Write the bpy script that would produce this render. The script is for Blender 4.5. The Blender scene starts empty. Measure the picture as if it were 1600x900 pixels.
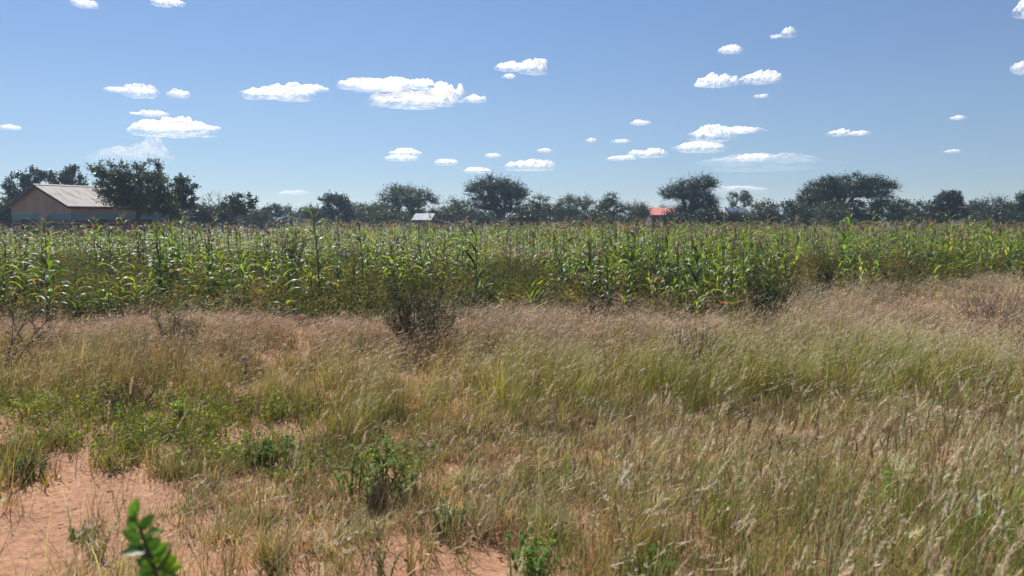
import bpy, math, random
import numpy as np
from mathutils import Vector, Matrix

R = math.radians
rng = np.random.default_rng(7)
random.seed(7)
scene = bpy.context.scene
COL = scene.collection

# ------------------------------------------------------------------ camera
F = 1155.0                      # focal length in pixels of the 1600 px wide frame
CAM_H = 1.65
PITCH = math.atan(105 / F)
cam_d = bpy.data.cameras.new('camera')
cam_d.sensor_width = 36.0
cam_d.lens = 36.0 * F / 1600
cam_d.clip_start = 0.05
cam_d.clip_end = 60000
cam_d.dof.use_dof = True
cam_d.dof.focus_distance = 20.0
cam_d.dof.aperture_fstop = 4.0
cam = bpy.data.objects.new('camera', cam_d)
COL.objects.link(cam)
cam.location = (0, 0, CAM_H)
cam.rotation_euler = (R(90) - PITCH, 0, 0)
scene.camera = cam

# ------------------------------------------------------------------ sky, sun, exposure
SUN_AZ, SUN_EL = R(-28), R(50)
world = bpy.data.worlds.new('World')
scene.world = world
world.use_nodes = True
wn = world.node_tree
sky = wn.nodes.new('ShaderNodeTexSky')
sky.sky_type = 'NISHITA'
sky.sun_disc = False
sky.sun_elevation = SUN_EL
sky.sun_rotation = SUN_AZ
sky.air_density = 1.0
sky.dust_density = 0.0
sky.ozone_density = 3.0
sky.altitude = 2500
bg = wn.nodes['Background']
bg.inputs['Strength'].default_value = 0.087
_tc = wn.nodes.new('ShaderNodeTexCoord')
_sx = wn.nodes.new('ShaderNodeSeparateXYZ')
wn.links.new(_tc.outputs['Generated'], _sx.inputs[0])
_cr = wn.nodes.new('ShaderNodeValToRGB')            # the thicker air low in the sky is duller than the model's
_e = _cr.color_ramp.elements
_e[0].position = 0.0; _e[0].color = (.68, .66, .67, 1)
_e[1].position = 0.30; _e[1].color = (1, .99, 1, 1)
for _p, _c in ((.04, (.67, .655, .675)), (.14, (.90, .85, .81))):
    _k = _e.new(_p); _k.color = (*_c, 1)
wn.links.new(_sx.outputs[2], _cr.inputs[0])
_mx = wn.nodes.new('ShaderNodeMix'); _mx.data_type = 'RGBA'; _mx.blend_type = 'MULTIPLY'; _mx.inputs[0].default_value = 1
wn.links.new(sky.outputs[0], _mx.inputs[6]); wn.links.new(_cr.outputs[0], _mx.inputs[7])
wn.links.new(_mx.outputs[2], bg.inputs['Color'])

S = Vector((math.sin(SUN_AZ) * math.cos(SUN_EL), math.cos(SUN_AZ) * math.cos(SUN_EL), math.sin(SUN_EL)))
sun_d = bpy.data.lights.new('sun', 'SUN')
sun_d.energy = 5.0
sun_d.angle = R(0.5)
sun_d.color = (1.0, 0.955, 0.88)
sun = bpy.data.objects.new('sun', sun_d)
sun.rotation_euler = S.to_track_quat('Z', 'Y').to_euler()
sun.location = (0, 0, 30)
COL.objects.link(sun)

scene.view_settings.view_transform = 'Standard'
scene.view_settings.look = 'None'
scene.view_settings.exposure = 0.45
scene.view_settings.gamma = 1.0
scene.render.engine = 'CYCLES'
cy = scene.cycles
cy.max_bounces = 6
cy.diffuse_bounces = 3
cy.glossy_bounces = 2
cy.transmission_bounces = 4
cy.transparent_max_bounces = 12
cy.volume_bounces = 2
cy.use_denoising = True
cy.denoiser = 'OPENIMAGEDENOISE'
cy.denoising_input_passes = 'RGB_ALBEDO_NORMAL'
cy.denoising_prefilter = 'ACCURATE'
cy.sample_clamp_indirect = 4.0
cy.caustics_reflective = False
cy.caustics_refractive = False

# ------------------------------------------------------------------ pixel <-> world
def ray(u, v):
    a = (u - 800) / F
    b = (450 - v) / F
    f = np.array([0, math.cos(PITCH), -math.sin(PITCH)])
    up = np.array([0, math.sin(PITCH), math.cos(PITCH)])
    return f + up * b + np.array([a, 0, 0])

def at(u, v, Y):                # the point at depth Y seen at photo pixel (u, v)
    d = ray(u, v)
    return np.array([d[0] / d[1] * Y, Y, CAM_H + d[2] / d[1] * Y])

def on_ground(u, v):
    d = ray(u, v)
    t = -CAM_H / d[2]
    return d[0] * t, d[1] * t

def to_px(x, y, z=0.0):
    x, y = np.asarray(x, float), np.asarray(y, float)
    zz = z - CAM_H
    fw = y * math.cos(PITCH) - zz * math.sin(PITCH)
    up = y * math.sin(PITCH) + zz * math.cos(PITCH)
    fw = np.maximum(fw, 0.05)
    return 800 + x / fw * F, 450 - up / fw * F

# ------------------------------------------------------------------ noise
def _hash(ix, iy, seed):
    n = (ix.astype(np.int64) * 374761393 + iy.astype(np.int64) * 668265263 + seed * 974634777) & 0x7fffffff
    n = ((n ^ (n >> 13)) * 1274126177) & 0x7fffffff
    n = n ^ (n >> 16)
    return (n & 0xffff) / 65535.0

def vnoise(x, y, seed=0):
    x, y = np.asarray(x, float), np.asarray(y, float)
    ix, iy = np.floor(x), np.floor(y)
    fx, fy = x - ix, y - iy
    fx, fy = fx * fx * (3 - 2 * fx), fy * fy * (3 - 2 * fy)
    a, b = _hash(ix, iy, seed), _hash(ix + 1, iy, seed)
    c, d = _hash(ix, iy + 1, seed), _hash(ix + 1, iy + 1, seed)
    return (a * (1 - fx) + b * fx) * (1 - fy) + (c * (1 - fx) + d * fx) * fy

def fbm(x, y, seed=0, octaves=4):
    s, a, t = 0, 0.5, 0
    for k in range(octaves):
        s = s + a * vnoise(np.asarray(x) * 2 ** k, np.asarray(y) * 2 ** k, seed + k * 17)
        t += a
        a *= 0.5
    return s / t

# the near edge of the crop: distance from the camera along each bearing
_EU = [-400, 0, 100, 250, 420, 600, 830, 1100, 1200, 1300, 1450, 1600, 2000]
_EV = [516, 514, 516, 500, 502, 512, 512, 520, 508, 488, 466, 448, 430]
def edge_y(u):
    v = np.interp(u, _EU, _EV)
    b = (450 - v) / F
    return CAM_H * (math.cos(PITCH) + b * math.sin(PITCH)) / (math.sin(PITCH) - b * math.cos(PITCH))

def field_depth(x, y):          # >0 inside the maize field, metres past its near edge
    u = 800 + np.asarray(x) / np.maximum(y, 0.5) * F
    return y - edge_y(u)

def height(x, y):
    x, y = np.asarray(x, float), np.asarray(y, float)
    near = np.clip((70 - np.hypot(x, y)) / 40, 0, 1)
    h = 0.09 * (fbm(x * 0.45, y * 0.45, 3, 3) - 0.5) + 0.035 * (fbm(x * 2.2, y * 2.2, 9, 3) - 0.5)
    h += 0.010 * (vnoise(x * 9, y * 9, 21) - 0.5)
    fd = field_depth(x, y)
    infield = 1 / (1 + np.exp(-np.clip(fd * 3, -20, 20)))
    clods = (fbm(x * 3.1, y * 3.1, 31, 3) - 0.35)
    h += infield * (0.10 * clods + 0.03)
    bank = np.exp(-((fd + 0.35) / 0.5) ** 2)
    h += bank * (0.05 + 0.14 * clods)
    return h * near

# ------------------------------------------------------------------ mesh helpers
class Batch:
    def __init__(self):
        self.V, self.Q, self.T, self.C, self.n = [], [], [], [], 0
    def add(self, V, Q=None, T=None, C=None):
        V = np.asarray(V, np.float32).reshape(-1, 3)
        if Q is not None and len(Q):
            self.Q.append(np.asarray(Q, np.int64).reshape(-1, 4) + self.n)
        if T is not None and len(T):
            self.T.append(np.asarray(T, np.int64).reshape(-1, 3) + self.n)
        if C is None:
            C = np.ones((len(V), 3))
        C = np.asarray(C, np.float32)
        if C.ndim == 1:
            C = np.tile(C, (len(V), 1))
        self.C.append(C)
        self.V.append(V)
        self.n += len(V)
        return self
    def arrays(self):
        V = np.concatenate(self.V) if self.V else np.zeros((0, 3), np.float32)
        Q = np.concatenate(self.Q) if self.Q else np.zeros((0, 4), np.int64)
        T = np.concatenate(self.T) if self.T else np.zeros((0, 3), np.int64)
        C = np.concatenate(self.C) if self.C else np.zeros((0, 3), np.float32)
        return V, Q, T, C
    def mesh(self, name, mat, smooth=False):
        V, Q, T, C = self.arrays()
        me = bpy.data.meshes.new(name)
        me.vertices.add(len(V))
        me.vertices.foreach_set('co', V.astype(np.float32).ravel())
        me.loops.add(len(Q) * 4 + len(T) * 3)
        me.loops.foreach_set('vertex_index', np.concatenate([Q.ravel(), T.ravel()]).astype(np.int32))
        me.polygons.add(len(Q) + len(T))
        st = np.concatenate([np.arange(len(Q)) * 4, len(Q) * 4 + np.arange(len(T)) * 3]).astype(np.int32)
        me.polygons.foreach_set('loop_start', st)
        me.polygons.foreach_set('use_smooth', np.full(len(st), bool(smooth)))
        at_ = me.attributes.new('tint', 'FLOAT_COLOR', 'POINT')
        at_.data.foreach_set('color', np.concatenate([C, np.ones((len(C), 1), np.float32)], 1).astype(np.float32).ravel())
        me.update()
        me.materials.append(mat)
        return me
    def obj(self, name, mat, parent=None, smooth=False):
        o = bpy.data.objects.new(name, self.mesh(name, mat, smooth))
        COL.objects.link(o)
        if parent is not None:
            o.parent = parent
        return o

def tag(o, label=None, cat=None, group=None, kind=None):
    if label: o['label'] = label
    if cat: o['category'] = cat
    if group: o['group'] = group
    if kind: o['kind'] = kind
    return o

def empty(name, loc, rz=0.0, scale=1.0):
    o = bpy.data.objects.new(name, None)
    COL.objects.link(o)
    o.location = loc
    o.rotation_euler = (0, 0, rz)
    o.scale = (scale,) * 3
    o.empty_display_size = 0.1
    return o

def dup(root, loc, rz, scale=(1, 1, 1), tilt=(0, 0)):
    r = root.copy()
    COL.objects.link(r)
    r.location = loc
    r.rotation_euler = (tilt[0], tilt[1], rz)
    r.scale = scale
    for ch in list(root.children):
        c = ch.copy()
        COL.objects.link(c)
        c.parent = r
    return r

BOXQ = np.array([[0, 3, 2, 1], [4, 5, 6, 7], [0, 1, 5, 4], [1, 2, 6, 5], [2, 3, 7, 6], [3, 0, 4, 7]])
def box(b, p0, p1, c=(1, 1, 1)):
    x0, y0, z0 = p0
    x1, y1, z1 = p1
    V = [(x0, y0, z0), (x1, y0, z0), (x1, y1, z0), (x0, y1, z0), (x0, y0, z1), (x1, y0, z1), (x1, y1, z1), (x0, y1, z1)]
    b.add(V, BOXQ, None, np.array(c))

def tubes(b, P0, P1, R0, R1, C0=None, k=5):
    P0, P1 = np.atleast_2d(np.asarray(P0, float)), np.atleast_2d(np.asarray(P1, float))
    n = len(P0)
    R0, R1 = np.broadcast_to(R0, (n,)), np.broadcast_to(R1, (n,))
    D = P1 - P0
    D = D / np.maximum(np.linalg.norm(D, axis=1, keepdims=True), 1e-9)
    A = np.where(np.abs(D[:, 2:3]) > 0.9, np.array([[1.0, 0, 0]]), np.array([[0, 0, 1.0]]))
    U = np.cross(D, A)
    U /= np.linalg.norm(U, axis=1, keepdims=True)
    W = np.cross(D, U)
    ang = np.arange(k) * 2 * math.pi / k
    ring = U[:, None] * np.cos(ang)[None, :, None] + W[:, None] * np.sin(ang)[None, :, None]
    V = np.concatenate([P0[:, None] + ring * R0[:, None, None], P1[:, None] + ring * R1[:, None, None]], 1)
    q = np.array([[i, (i + 1) % k, k + (i + 1) % k, k + i] for i in range(k)])
    Q = (q[None] + (np.arange(n) * 2 * k)[:, None, None]).reshape(-1, 4)
    C = np.ones((n, 3)) if C0 is None else np.broadcast_to(np.asarray(C0, float), (n, 3))
    b.add(V.reshape(-1, 3), Q, None, np.repeat(C, 2 * k, 0))

def ribbons(b, base, L, az, th0, th1, w, c0, c1, segs=3, power=1.3, phi=None, taper=0.7, wmin=0.0):
    """bent tapering strips (grass blades, awns, small leaves), all at once"""
    n = len(base)
    base = np.asarray(base, float)
    B = lambda a: np.broadcast_to(np.asarray(a, float), (n,))
    L, az, th0, th1, w = B(L), B(az), B(th0), B(th1), B(w) * np.exp(rng.normal(0, .3, n))
    c0, c1 = np.broadcast_to(c0, (n, 3)), np.broadcast_to(c1, (n, 3))
    if phi is None:
        phi = az + math.pi / 2 + rng.normal(0, 0.6, n)
    side = np.stack([np.cos(phi), np.sin(phi), np.zeros(n)], 1)
    P = base.copy()
    V, C = [], []
    for i in range(segs + 1):
        s = i / segs
        if i:
            sm = (i - 0.5) / segs
            th = th0 + (th1 - th0) * sm ** power
            P = P + (L / segs)[:, None] * np.stack([np.sin(th) * np.cos(az), np.sin(th) * np.sin(az), np.cos(th)], 1)
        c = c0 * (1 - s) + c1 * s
        if i < segs:
            ww = (w * max((1 - s) ** taper, wmin) * 0.5)[:, None]
            V += [P - side * ww, P + side * ww]
            C += [c, c]
        else:
            V.append(P)
            C.append(c)
    m = 2 * segs + 1
    V = np.stack(V, 1).reshape(-1, 3)
    C = np.stack(C, 1).reshape(-1, 3)
    off = (np.arange(n) * m)[:, None, None]
    Q = None
    if segs > 1:
        q = np.array([[2 * i, 2 * i + 1, 2 * i + 3, 2 * i + 2] for i in range(segs - 1)])
        Q = (q[None] + off).reshape(-1, 4)
    T = (np.array([[2 * segs - 2, 2 * segs - 1, 2 * segs]])[None] + off).reshape(-1, 3)
    b.add(V, Q, T, C)
    return P

def diamonds(b, P, size, C, aspect=0.45, N=None, up_bias=0.0):
    """small leaf faces at random tilts"""
    n = len(P)
    d = rng.normal(0, 1, (n, 3))
    d[:, 2] += up_bias
    d /= np.linalg.norm(d, axis=1, keepdims=True)
    e = rng.normal(0, 1, (n, 3))
    e = np.cross(d, e)
    e /= np.linalg.norm(e, axis=1, keepdims=True)
    size = np.broadcast_to(size, (n,))[:, None]
    V = np.stack([P - d * size * .5, P + e * size * aspect * .5 - d * size * .05, P + d * size * .5, P - e * size * aspect * .5 - d * size * .05], 1)
    Q = np.arange(n * 4).reshape(n, 4)
    b.add(V.reshape(-1, 3), Q, None, np.repeat(np.broadcast_to(C, (n, 3)), 4, 0))

def jit(c, n, s=0.30, hue=0.06):
    c = np.asarray(c, float)
    k = np.exp(rng.normal(0, s, (n, 1)))
    return np.clip(c[None] * k * np.exp(rng.normal(0, hue, (n, 3))), 0.004, 0.9)

# ------------------------------------------------------------------ materials
def new_mat(name):
    m = bpy.data.materials.new(name)
    m.use_nodes = True
    return m, m.node_tree.nodes, m.node_tree.links, m.node_tree.nodes['Principled BSDF']

def leaf_mat(name, rough=0.5, spec=0.4, trans=0.35, tcol=(1.25, 1.15, 0.55), mul=1.0):
    m, N, L, P = new_mat(name)
    a = N.new('ShaderNodeAttribute'); a.attribute_name = 'tint'
    g = N.new('ShaderNodeMix'); g.data_type = 'RGBA'; g.blend_type = 'MULTIPLY'; g.inputs[0].default_value = 1
    L.new(a.outputs['Color'], g.inputs[6]); g.inputs[7].default_value = (mul, mul, mul, 1)
    L.new(g.outputs[2], P.inputs['Base Color'])
    P.inputs['Roughness'].default_value = rough
    P.inputs['Specular IOR Level'].default_value = spec
    if trans > 0:
        t = N.new('ShaderNodeBsdfTranslucent')
        h = N.new('ShaderNodeMix'); h.data_type = 'RGBA'; h.blend_type = 'MULTIPLY'; h.inputs[0].default_value = 1
        L.new(g.outputs[2], h.inputs[6]); h.inputs[7].default_value = (*tcol, 1)
        L.new(h.outputs[2], t.inputs['Color'])
        x = N.new('ShaderNodeMixShader'); x.inputs[0].default_value = trans
        L.new(P.outputs[0], x.inputs[1]); L.new(t.outputs[0], x.inputs[2])
        L.new(x.outputs[0], N['Material Output'].inputs['Surface'])
    return m

def noise_mat(name, ramp, scale=5.0, detail=6, rough=0.8, bump=0.0, bscale=None, spec=0.3, metallic=0.0, coord='Object'):
    m, N, L, P = new_mat(name)
    tc = N.new('ShaderNodeTexCoord')
    n = N.new('ShaderNodeTexNoise'); n.inputs['Scale'].default_value = scale; n.inputs['Detail'].default_value = detail
    L.new(tc.outputs[coord], n.inputs['Vector'])
    r = N.new('ShaderNodeValToRGB')
    r.color_ramp.elements[0].position = 0.3
    r.color_ramp.elements[0].color = (*ramp[0], 1)
    r.color_ramp.elements[1].position = 0.7
    r.color_ramp.elements[1].color = (*ramp[-1], 1)
    for i, c in enumerate(ramp[1:-1]):
        e = r.color_ramp.elements.new(0.3 + 0.4 * (i + 1) / (len(ramp) - 1)); e.color = (*c, 1)
    L.new(n.outputs['Fac'], r.inputs[0])
    L.new(r.outputs[0], P.inputs['Base Color'])
    P.inputs['Roughness'].default_value = rough
    P.inputs['Specular IOR Level'].default_value = spec
    P.inputs['Metallic'].default_value = metallic
    if bump:
        n2 = N.new('ShaderNodeTexNoise'); n2.inputs['Scale'].default_value = bscale or scale * 4; n2.inputs['Detail'].default_value = 8
        L.new(tc.outputs[coord], n2.inputs['Vector'])
        bp = N.new('ShaderNodeBump'); bp.inputs['Strength'].default_value = bump; bp.inputs['Distance'].default_value = 0.02
        L.new(n2.outputs['Fac'], bp.inputs['Height']); L.new(bp.outputs[0], P.inputs['Normal'])
    return m

M_grass = leaf_mat('grass_blades', rough=0.5, spec=0.35, trans=0.26, tcol=(1.15, 1.1, 0.7))
M_maize = leaf_mat('maize_leaf', rough=0.42, spec=0.42, trans=0.52, tcol=(1.95, 1.8, 0.4))
M_stalk = leaf_mat('plant_stalk', rough=0.5, spec=0.4, trans=0.0)
M_tassel = leaf_mat('maize_tassel', rough=0.7, spec=0.2, trans=0.3, tcol=(1.05, .95, 0.85))
M_leaf = leaf_mat('tree_leaves', rough=0.42, spec=0.5, trans=0.2, tcol=(1.2, 1.3, 0.5))
M_weed = leaf_mat('weed_leaves', rough=0.6, spec=0.2, trans=0.50, tcol=(1.6, 1.5, 0.4))
M_bark = noise_mat('bark', [(0.05, 0.042, 0.035), (0.11, 0.095, 0.08)], scale=6, rough=0.9, bump=0.5)
M_twig = noise_mat('dead_twig', [(0.035, 0.025, 0.022), (0.10, 0.075, 0.06)], scale=9, rough=0.85)
M_clod = leaf_mat('soil_clods', rough=0.95, spec=0.1, trans=0.0)

# ground
def ground_material():
    m, N, L, P = new_mat('red_sandy_soil')
    tc = N.new('ShaderNodeTexCoord')
    at_ = N.new('ShaderNodeAttribute'); at_.attribute_name = 'tint'
    def nz(scale, detail=6, rough=0.6):
        n = N.new('ShaderNodeTexNoise'); n.inputs['Scale'].default_value = scale
        n.inputs['Detail'].default_value = detail; n.inputs['Roughness'].default_value = rough
        L.new(tc.outputs['Object'], n.inputs['Vector']); return n
    n1, n2, n3 = nz(1.1), nz(14, 8, 0.7), nz(120, 4, 0.7)
    def mr(src, a, b, lo=0.3, hi=0.7):
        k = N.new('ShaderNodeMapRange'); k.inputs[1].default_value = lo; k.inputs[2].default_value = hi
        k.inputs[3].default_value = a; k.inputs[4].default_value = b; L.new(src, k.inputs[0]); return k
    def mul(a, b):
        k = N.new('ShaderNodeMath'); k.operation = 'MULTIPLY'; L.new(a, k.inputs[0]); L.new(b, k.inputs[1]); return k
    k = mul(mul(mr(n1.outputs[0], 0.78, 1.16).outputs[0], mr(n2.outputs[0], 0.66, 1.24).outputs[0]).outputs[0],
            mr(n3.outputs[0], 0.86, 1.13).outputs[0])
    vm = N.new('ShaderNodeVectorMath'); vm.operation = 'SCALE'
    L.new(at_.outputs['Color'], vm.inputs[0]); L.new(k.outputs[0], vm.inputs['Scale'])
    L.new(vm.outputs[0], P.inputs['Base Color'])
    P.inputs['Roughness'].default_value = 0.95
    P.inputs['Specular IOR Level'].default_value = 0.15
    s = N.new('ShaderNodeMath'); s.operation = 'ADD'; L.new(n2.outputs[0], s.inputs[0])
    h = N.new('ShaderNodeMath'); h.operation = 'MULTIPLY'; h.inputs[1].default_value = 0.25; L.new(n3.outputs[0], h.inputs[0])
    L.new(h.outputs[0], s.inputs[1])
    bp = N.new('ShaderNodeBump'); bp.inputs['Strength'].default_value = 1.0; bp.inputs['Distance'].default_value = 0.045
    L.new(s.outputs[0], bp.inputs['Height']); L.new(bp.outputs[0], P.inputs['Normal'])
    return m

# ------------------------------------------------------------------ ground sheet
def axis_lines(lo, hi, step, far, ratio=1.16):
    mid = np.arange(lo, hi + step / 2, step)
    out, s, x = [], step, hi
    while x < far:
        s *= ratio; x += s; out.append(x)
    out2, s, x = [], step, lo
    while x > -far:
        s *= ratio; x -= s; out2.append(x)
    return np.concatenate([np.array(out2[::-1]), mid, np.array(out)])

SAND = np.array([0.66, 0.365, 0.22])
FIELD_SOIL = np.array([0.20, 0.105, 0.07])
def build_ground():
    xs = axis_lines(-13, 13, 0.09, 30000)
    ys = axis_lines(0.5, 18, 0.07, 30000)
    X, Y = np.meshgrid(xs, ys)
    Z = height(X, Y)
    nx, ny = len(xs), len(ys)
    V = np.stack([X, Y, Z], -1).reshape(-1, 3)
    i = np.arange(nx - 1)[None] + np.arange(ny - 1)[:, None] * nx
    Q = np.stack([i, i + 1, i + 1 + nx, i + nx], -1).reshape(-1, 4)
    fd = field_depth(X, Y)
    t = np.clip((fd + 0.6) / 0.8, 0, 1)[..., None]
    b = np.clip(fbm(X * 0.8, Y * 0.8, 77, 3) * 2 - 0.6, 0, 1)[..., None]
    near = SAND * (1 - 0.25 * b) * np.array([1, 1 - 0.02, 1 - 0.02])
    C = near * (1 - t) + FIELD_SOIL * t
    bank = np.exp(-((fd + 0.45) / 0.5) ** 2)[..., None]
    C = C * (1 - bank * .75) + np.array([0.34, 0.19, 0.13]) * bank * .75
    far = np.clip((np.hypot(X, Y) - 42) / 20, 0, 1)[..., None] * (.6 + .4 * fbm(X * .2, Y * .2, 88, 3)[..., None])
    C = C * (1 - far) + np.array([0.13, 0.115, 0.055]) * far
    bt = Batch(); bt.add(V, Q, None, C.reshape(-1, 3))
    o = bt.obj('ground', ground_material(), smooth=True)
    tag(o, kind='structure')
build_ground()

# ------------------------------------------------------------------ clouds
def cloud_material(name, dens):
    m = bpy.data.materials.new(name); m.use_nodes = True
    N, L = m.node_tree.nodes, m.node_tree.links
    N.remove(N['Principled BSDF'])
    d = N.new('ShaderNodeBsdfDiffuse'); d.inputs['Color'].default_value = (.62, .62, .62, 1)
    t = N.new('ShaderNodeBsdfTranslucent'); t.inputs['Color'].default_value = (.66, .66, .66, 1)
    x = N.new('ShaderNodeAddShader')
    L.new(d.outputs[0], x.inputs[0]); L.new(t.outputs[0], x.inputs[1])
    tr = N.new('ShaderNodeBsdfTransparent')
    at_ = N.new('ShaderNodeAttribute'); at_.attribute_name = 'tint'
    sp = N.new('ShaderNodeSeparateColor'); L.new(at_.outputs['Color'], sp.inputs[0])
    tc = N.new('ShaderNodeTexCoord')
    nz = N.new('ShaderNodeTexNoise'); nz.inputs['Scale'].default_value = 9; nz.inputs['Detail'].default_value = 5; nz.inputs['Roughness'].default_value = .5
    mp = N.new('ShaderNodeMapping'); mp.inputs['Scale'].default_value = (1.5, 1.5, .6)
    L.new(tc.outputs['Generated'], mp.inputs[0]); L.new(mp.outputs[0], nz.inputs['Vector'])
    k = N.new('ShaderNodeMath'); k.operation = 'MULTIPLY_ADD'; k.inputs[1].default_value = 1.7; k.inputs[2].default_value = -.90
    L.new(nz.outputs[0], k.inputs[0])
    ad = N.new('ShaderNodeMath'); ad.operation = 'ADD'; L.new(sp.outputs[0], ad.inputs[0]); L.new(k.outputs[0], ad.inputs[1])
    mr = N.new('ShaderNodeMapRange'); mr.interpolation_type = 'SMOOTHSTEP'
    mr.inputs[1].default_value = -.05; mr.inputs[2].default_value = 1.15; mr.inputs[3].default_value = 0; mr.inputs[4].default_value = dens
    L.new(ad.outputs[0], mr.inputs[0])
    o = N.new('ShaderNodeMixShader'); L.new(mr.outputs[0], o.inputs[0]); L.new(tr.outputs[0], o.inputs[1]); L.new(x.outputs[0], o.inputs[2])
    L.new(o.outputs[0], N['Material Output'].inputs['Surface'])
    return m
_cmat = {}
def cloud(label, lobes, alt=700.0, dens=.66, seed=0):
    """lobes: (u, v of the flat base, half width px, height px). Fluffy closed shells at their true distance."""
    vb = max(l[1] for l in lobes)
    um = sum(l[0] for l in lobes) / len(lobes)
    d = ray(um, vb)
    Y = (alt - CAM_H) / (d[2] / d[1])
    px = Y / F
    B_ = Batch()
    for k, (u, v, ru, h) in enumerate(lobes):
        D = ru * 0.8 + 3
        nx = int(max(26, min(150, 2.6 * ru)))
        ny = int(max(14, min(60, D * 1.4)))
        X, Yg = np.meshgrid(np.linspace(-ru * 1.15, ru * 1.15, nx), np.linspace(-D, D, ny))
        q = 1 - np.abs(X / ru) ** 2 - (Yg / D) ** 2
        rag = fbm(X / (ru * .35 + 1.5) + k * 7 + seed, Yg / (ru * .35 + 2), seed + k, 4) - 0.5
        q = q + rag * 1.3 - 0.05
        bil = 1 - np.abs(fbm(X / (ru * .18 + 1.5), Yg / (ru * .3 + 2), seed + 50 + k, 4) - 0.5) * 2.2
        inside = q > 0
        inside[0] = inside[-1] = False; inside[:, 0] = inside[:, -1] = False
        qq = np.clip(q, 0, 1)
        T = np.where(inside, h * qq ** 0.6 * (0.5 + 0.6 * bil), 0)
        bot = np.where(inside, -0.16 * h * qq ** .6 * (.4 + fbm(X / 6, Yg / 6, seed + 99, 3)), 0)
        wx = (X + u - 800) * px; wy = Yg * px + Y; z0 = alt + (vb - v) * px
        V = np.concatenate([np.stack([wx, wy, T * px + z0], -1).reshape(-1, 3), np.stack([wx, wy, bot * px + z0], -1).reshape(-1, 3)])
        i = np.arange(nx - 1)[None] + np.arange(ny - 1)[:, None] * nx
        Qt = np.stack([i, i + 1, i + 1 + nx, i + nx], -1).reshape(-1, 4)
        Qt = Qt[inside.reshape(-1)[Qt].any(1)]
        n = T.size
        em = ~inside.reshape(-1)
        remap = np.arange(n) + n; remap[em] = np.arange(n)[em]
        c = np.clip(qq.reshape(-1) * 1.7, 0, 1)
        C = np.repeat(np.concatenate([c, c * .5])[:, None], 3, 1)
        B_.add(V, np.concatenate([Qt, remap[Qt][:, ::-1]]), None, C)
    if dens not in _cmat: _cmat[dens] = cloud_material('cloud_vapour', dens)
    o = B_.obj('cloud', _cmat[dens], smooth=True)
    return tag(o, label, 'cloud', 'fair weather clouds')

cloud('largest white cloud, two long puffy layers, left of centre', [(585, 138, 56, 12), (620, 138, 40, 13), (662, 137, 24, 12), (640, 163, 68, 18), (700, 156, 28, 26), (690, 161, 36, 20)], seed=1)
cloud('small white puff just right of the largest cloud', [(742, 158, 20, 9)], seed=2)
cloud('long puffy white cloud left of the largest cloud', [(415, 151, 36, 14), (455, 152, 42, 20), (495, 141, 24, 8)], seed=3)
cloud('white cloud with tapered left end above the house tree', [(195, 142, 18, 5), (228, 149, 30, 15)], seed=4)
cloud('small white puff touching the tapered cloud on its right', [(287, 150, 20, 10)], seed=5)
cloud('thin white sliver above the lens shaped grey cloud', [(250, 180, 24, 7), (222, 178, 12, 2.5)], seed=6)
cloud('lens shaped cloud with grey belly above the house roof', [(275, 209, 68, 20), (285, 207, 40, 22), (330, 201, 22, 4)], seed=7)
cloud('small white cloud alone at the left border of the sky', [(28, 201, 19, 6)], seed=8)
cloud('puffy white cloud high above the central acacia', [(800, 108, 26, 10), (832, 112, 24, 18), (845, 99, 12, 6)], seed=9)
cloud('tiny pale flake under the puffy central cloud', [(796, 121, 12, 5)], seed=10)
cloud('small white cloud high right with flat base and peaked top', [(1134, 81, 20, 9)], seed=11)
cloud('small hooked wisp at the top right of centre', [(1220, 56, 13, 13), (1202, 58, 10, 3)], seed=12, dens=.5)
cloud('left half of the paired puffy clouds at right', [(1115, 132, 34, 15), (1090, 134, 12, 5)], seed=13)
cloud('right half of the paired puffy clouds at right', [(1180, 127, 34, 14), (1200, 123, 13, 11)], seed=14)
cloud('faint little wisp under the paired puffy clouds', [(1182, 151, 13, 4)], seed=15, dens=.5)
cloud('grey bellied cloud right of centre with long thin tail', [(1112, 218, 38, 20), (1150, 206, 40, 6)], seed=16)
cloud('flat white cloud directly under the grey bellied one', [(1090, 235, 46, 13)], seed=17)
cloud('low streak of cloud left of the flat white one', [(1010, 244, 32, 11), (970, 249, 26, 6)], seed=18)
cloud('white cloud at the very top right corner', [(1592, 22, 28, 24)], seed=19)
cloud('ragged slanting cloud at the right border', [(1590, 111, 28, 16)], seed=20, dens=.5)
cloud('thin white cloud with two segments over the umbrella tree', [(1305, 211, 19, 9), (1335, 210, 18, 5)], seed=21)
cloud('tiny white cloud far right above the treeline', [(1486, 186, 11, 5)], seed=22)
cloud('very faint tiny cloud low on the far right', [(1480, 238, 13, 4)], seed=23, dens=.5)
cloud('double layered small cloud above the left acacia', [(635, 243, 28, 10), (630, 250, 28, 8)], seed=24)
cloud('small oval cloud right of the double layered one', [(700, 257, 21, 8)], seed=25)
cloud('low pale cloud just above the central acacia', [(748, 269, 28, 7)], seed=26, dens=.7)
cloud('lumpy white cloud low and right of the central acacia', [(830, 264, 42, 14)], seed=27)
cloud('tiny white fleck above the low lumpy cloud', [(770, 245, 14, 5)], seed=28)
cloud('tiny thin cloud up and right of the low lumpy cloud', [(852, 237, 14, 5)], seed=29)
cloud('small white fleck high between centre and grey cloud', [(923, 221, 10, 5)], seed=30)
cloud('thin wisp beside the streak of cloud', [(968, 222, 16, 4)], seed=31, dens=.5)
cloud('small flat cloud high above the streak', [(996, 194, 18, 6)], seed=32)
cloud('thin cloud fragment in the top left corner', [(152, 8, 22, 8)], seed=33, dens=.5)
cloud('bright ragged fragments cut by the upper border', [(270, 7, 16, 12), (293, 7, 12, 7)], seed=34, dens=.7)
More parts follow.
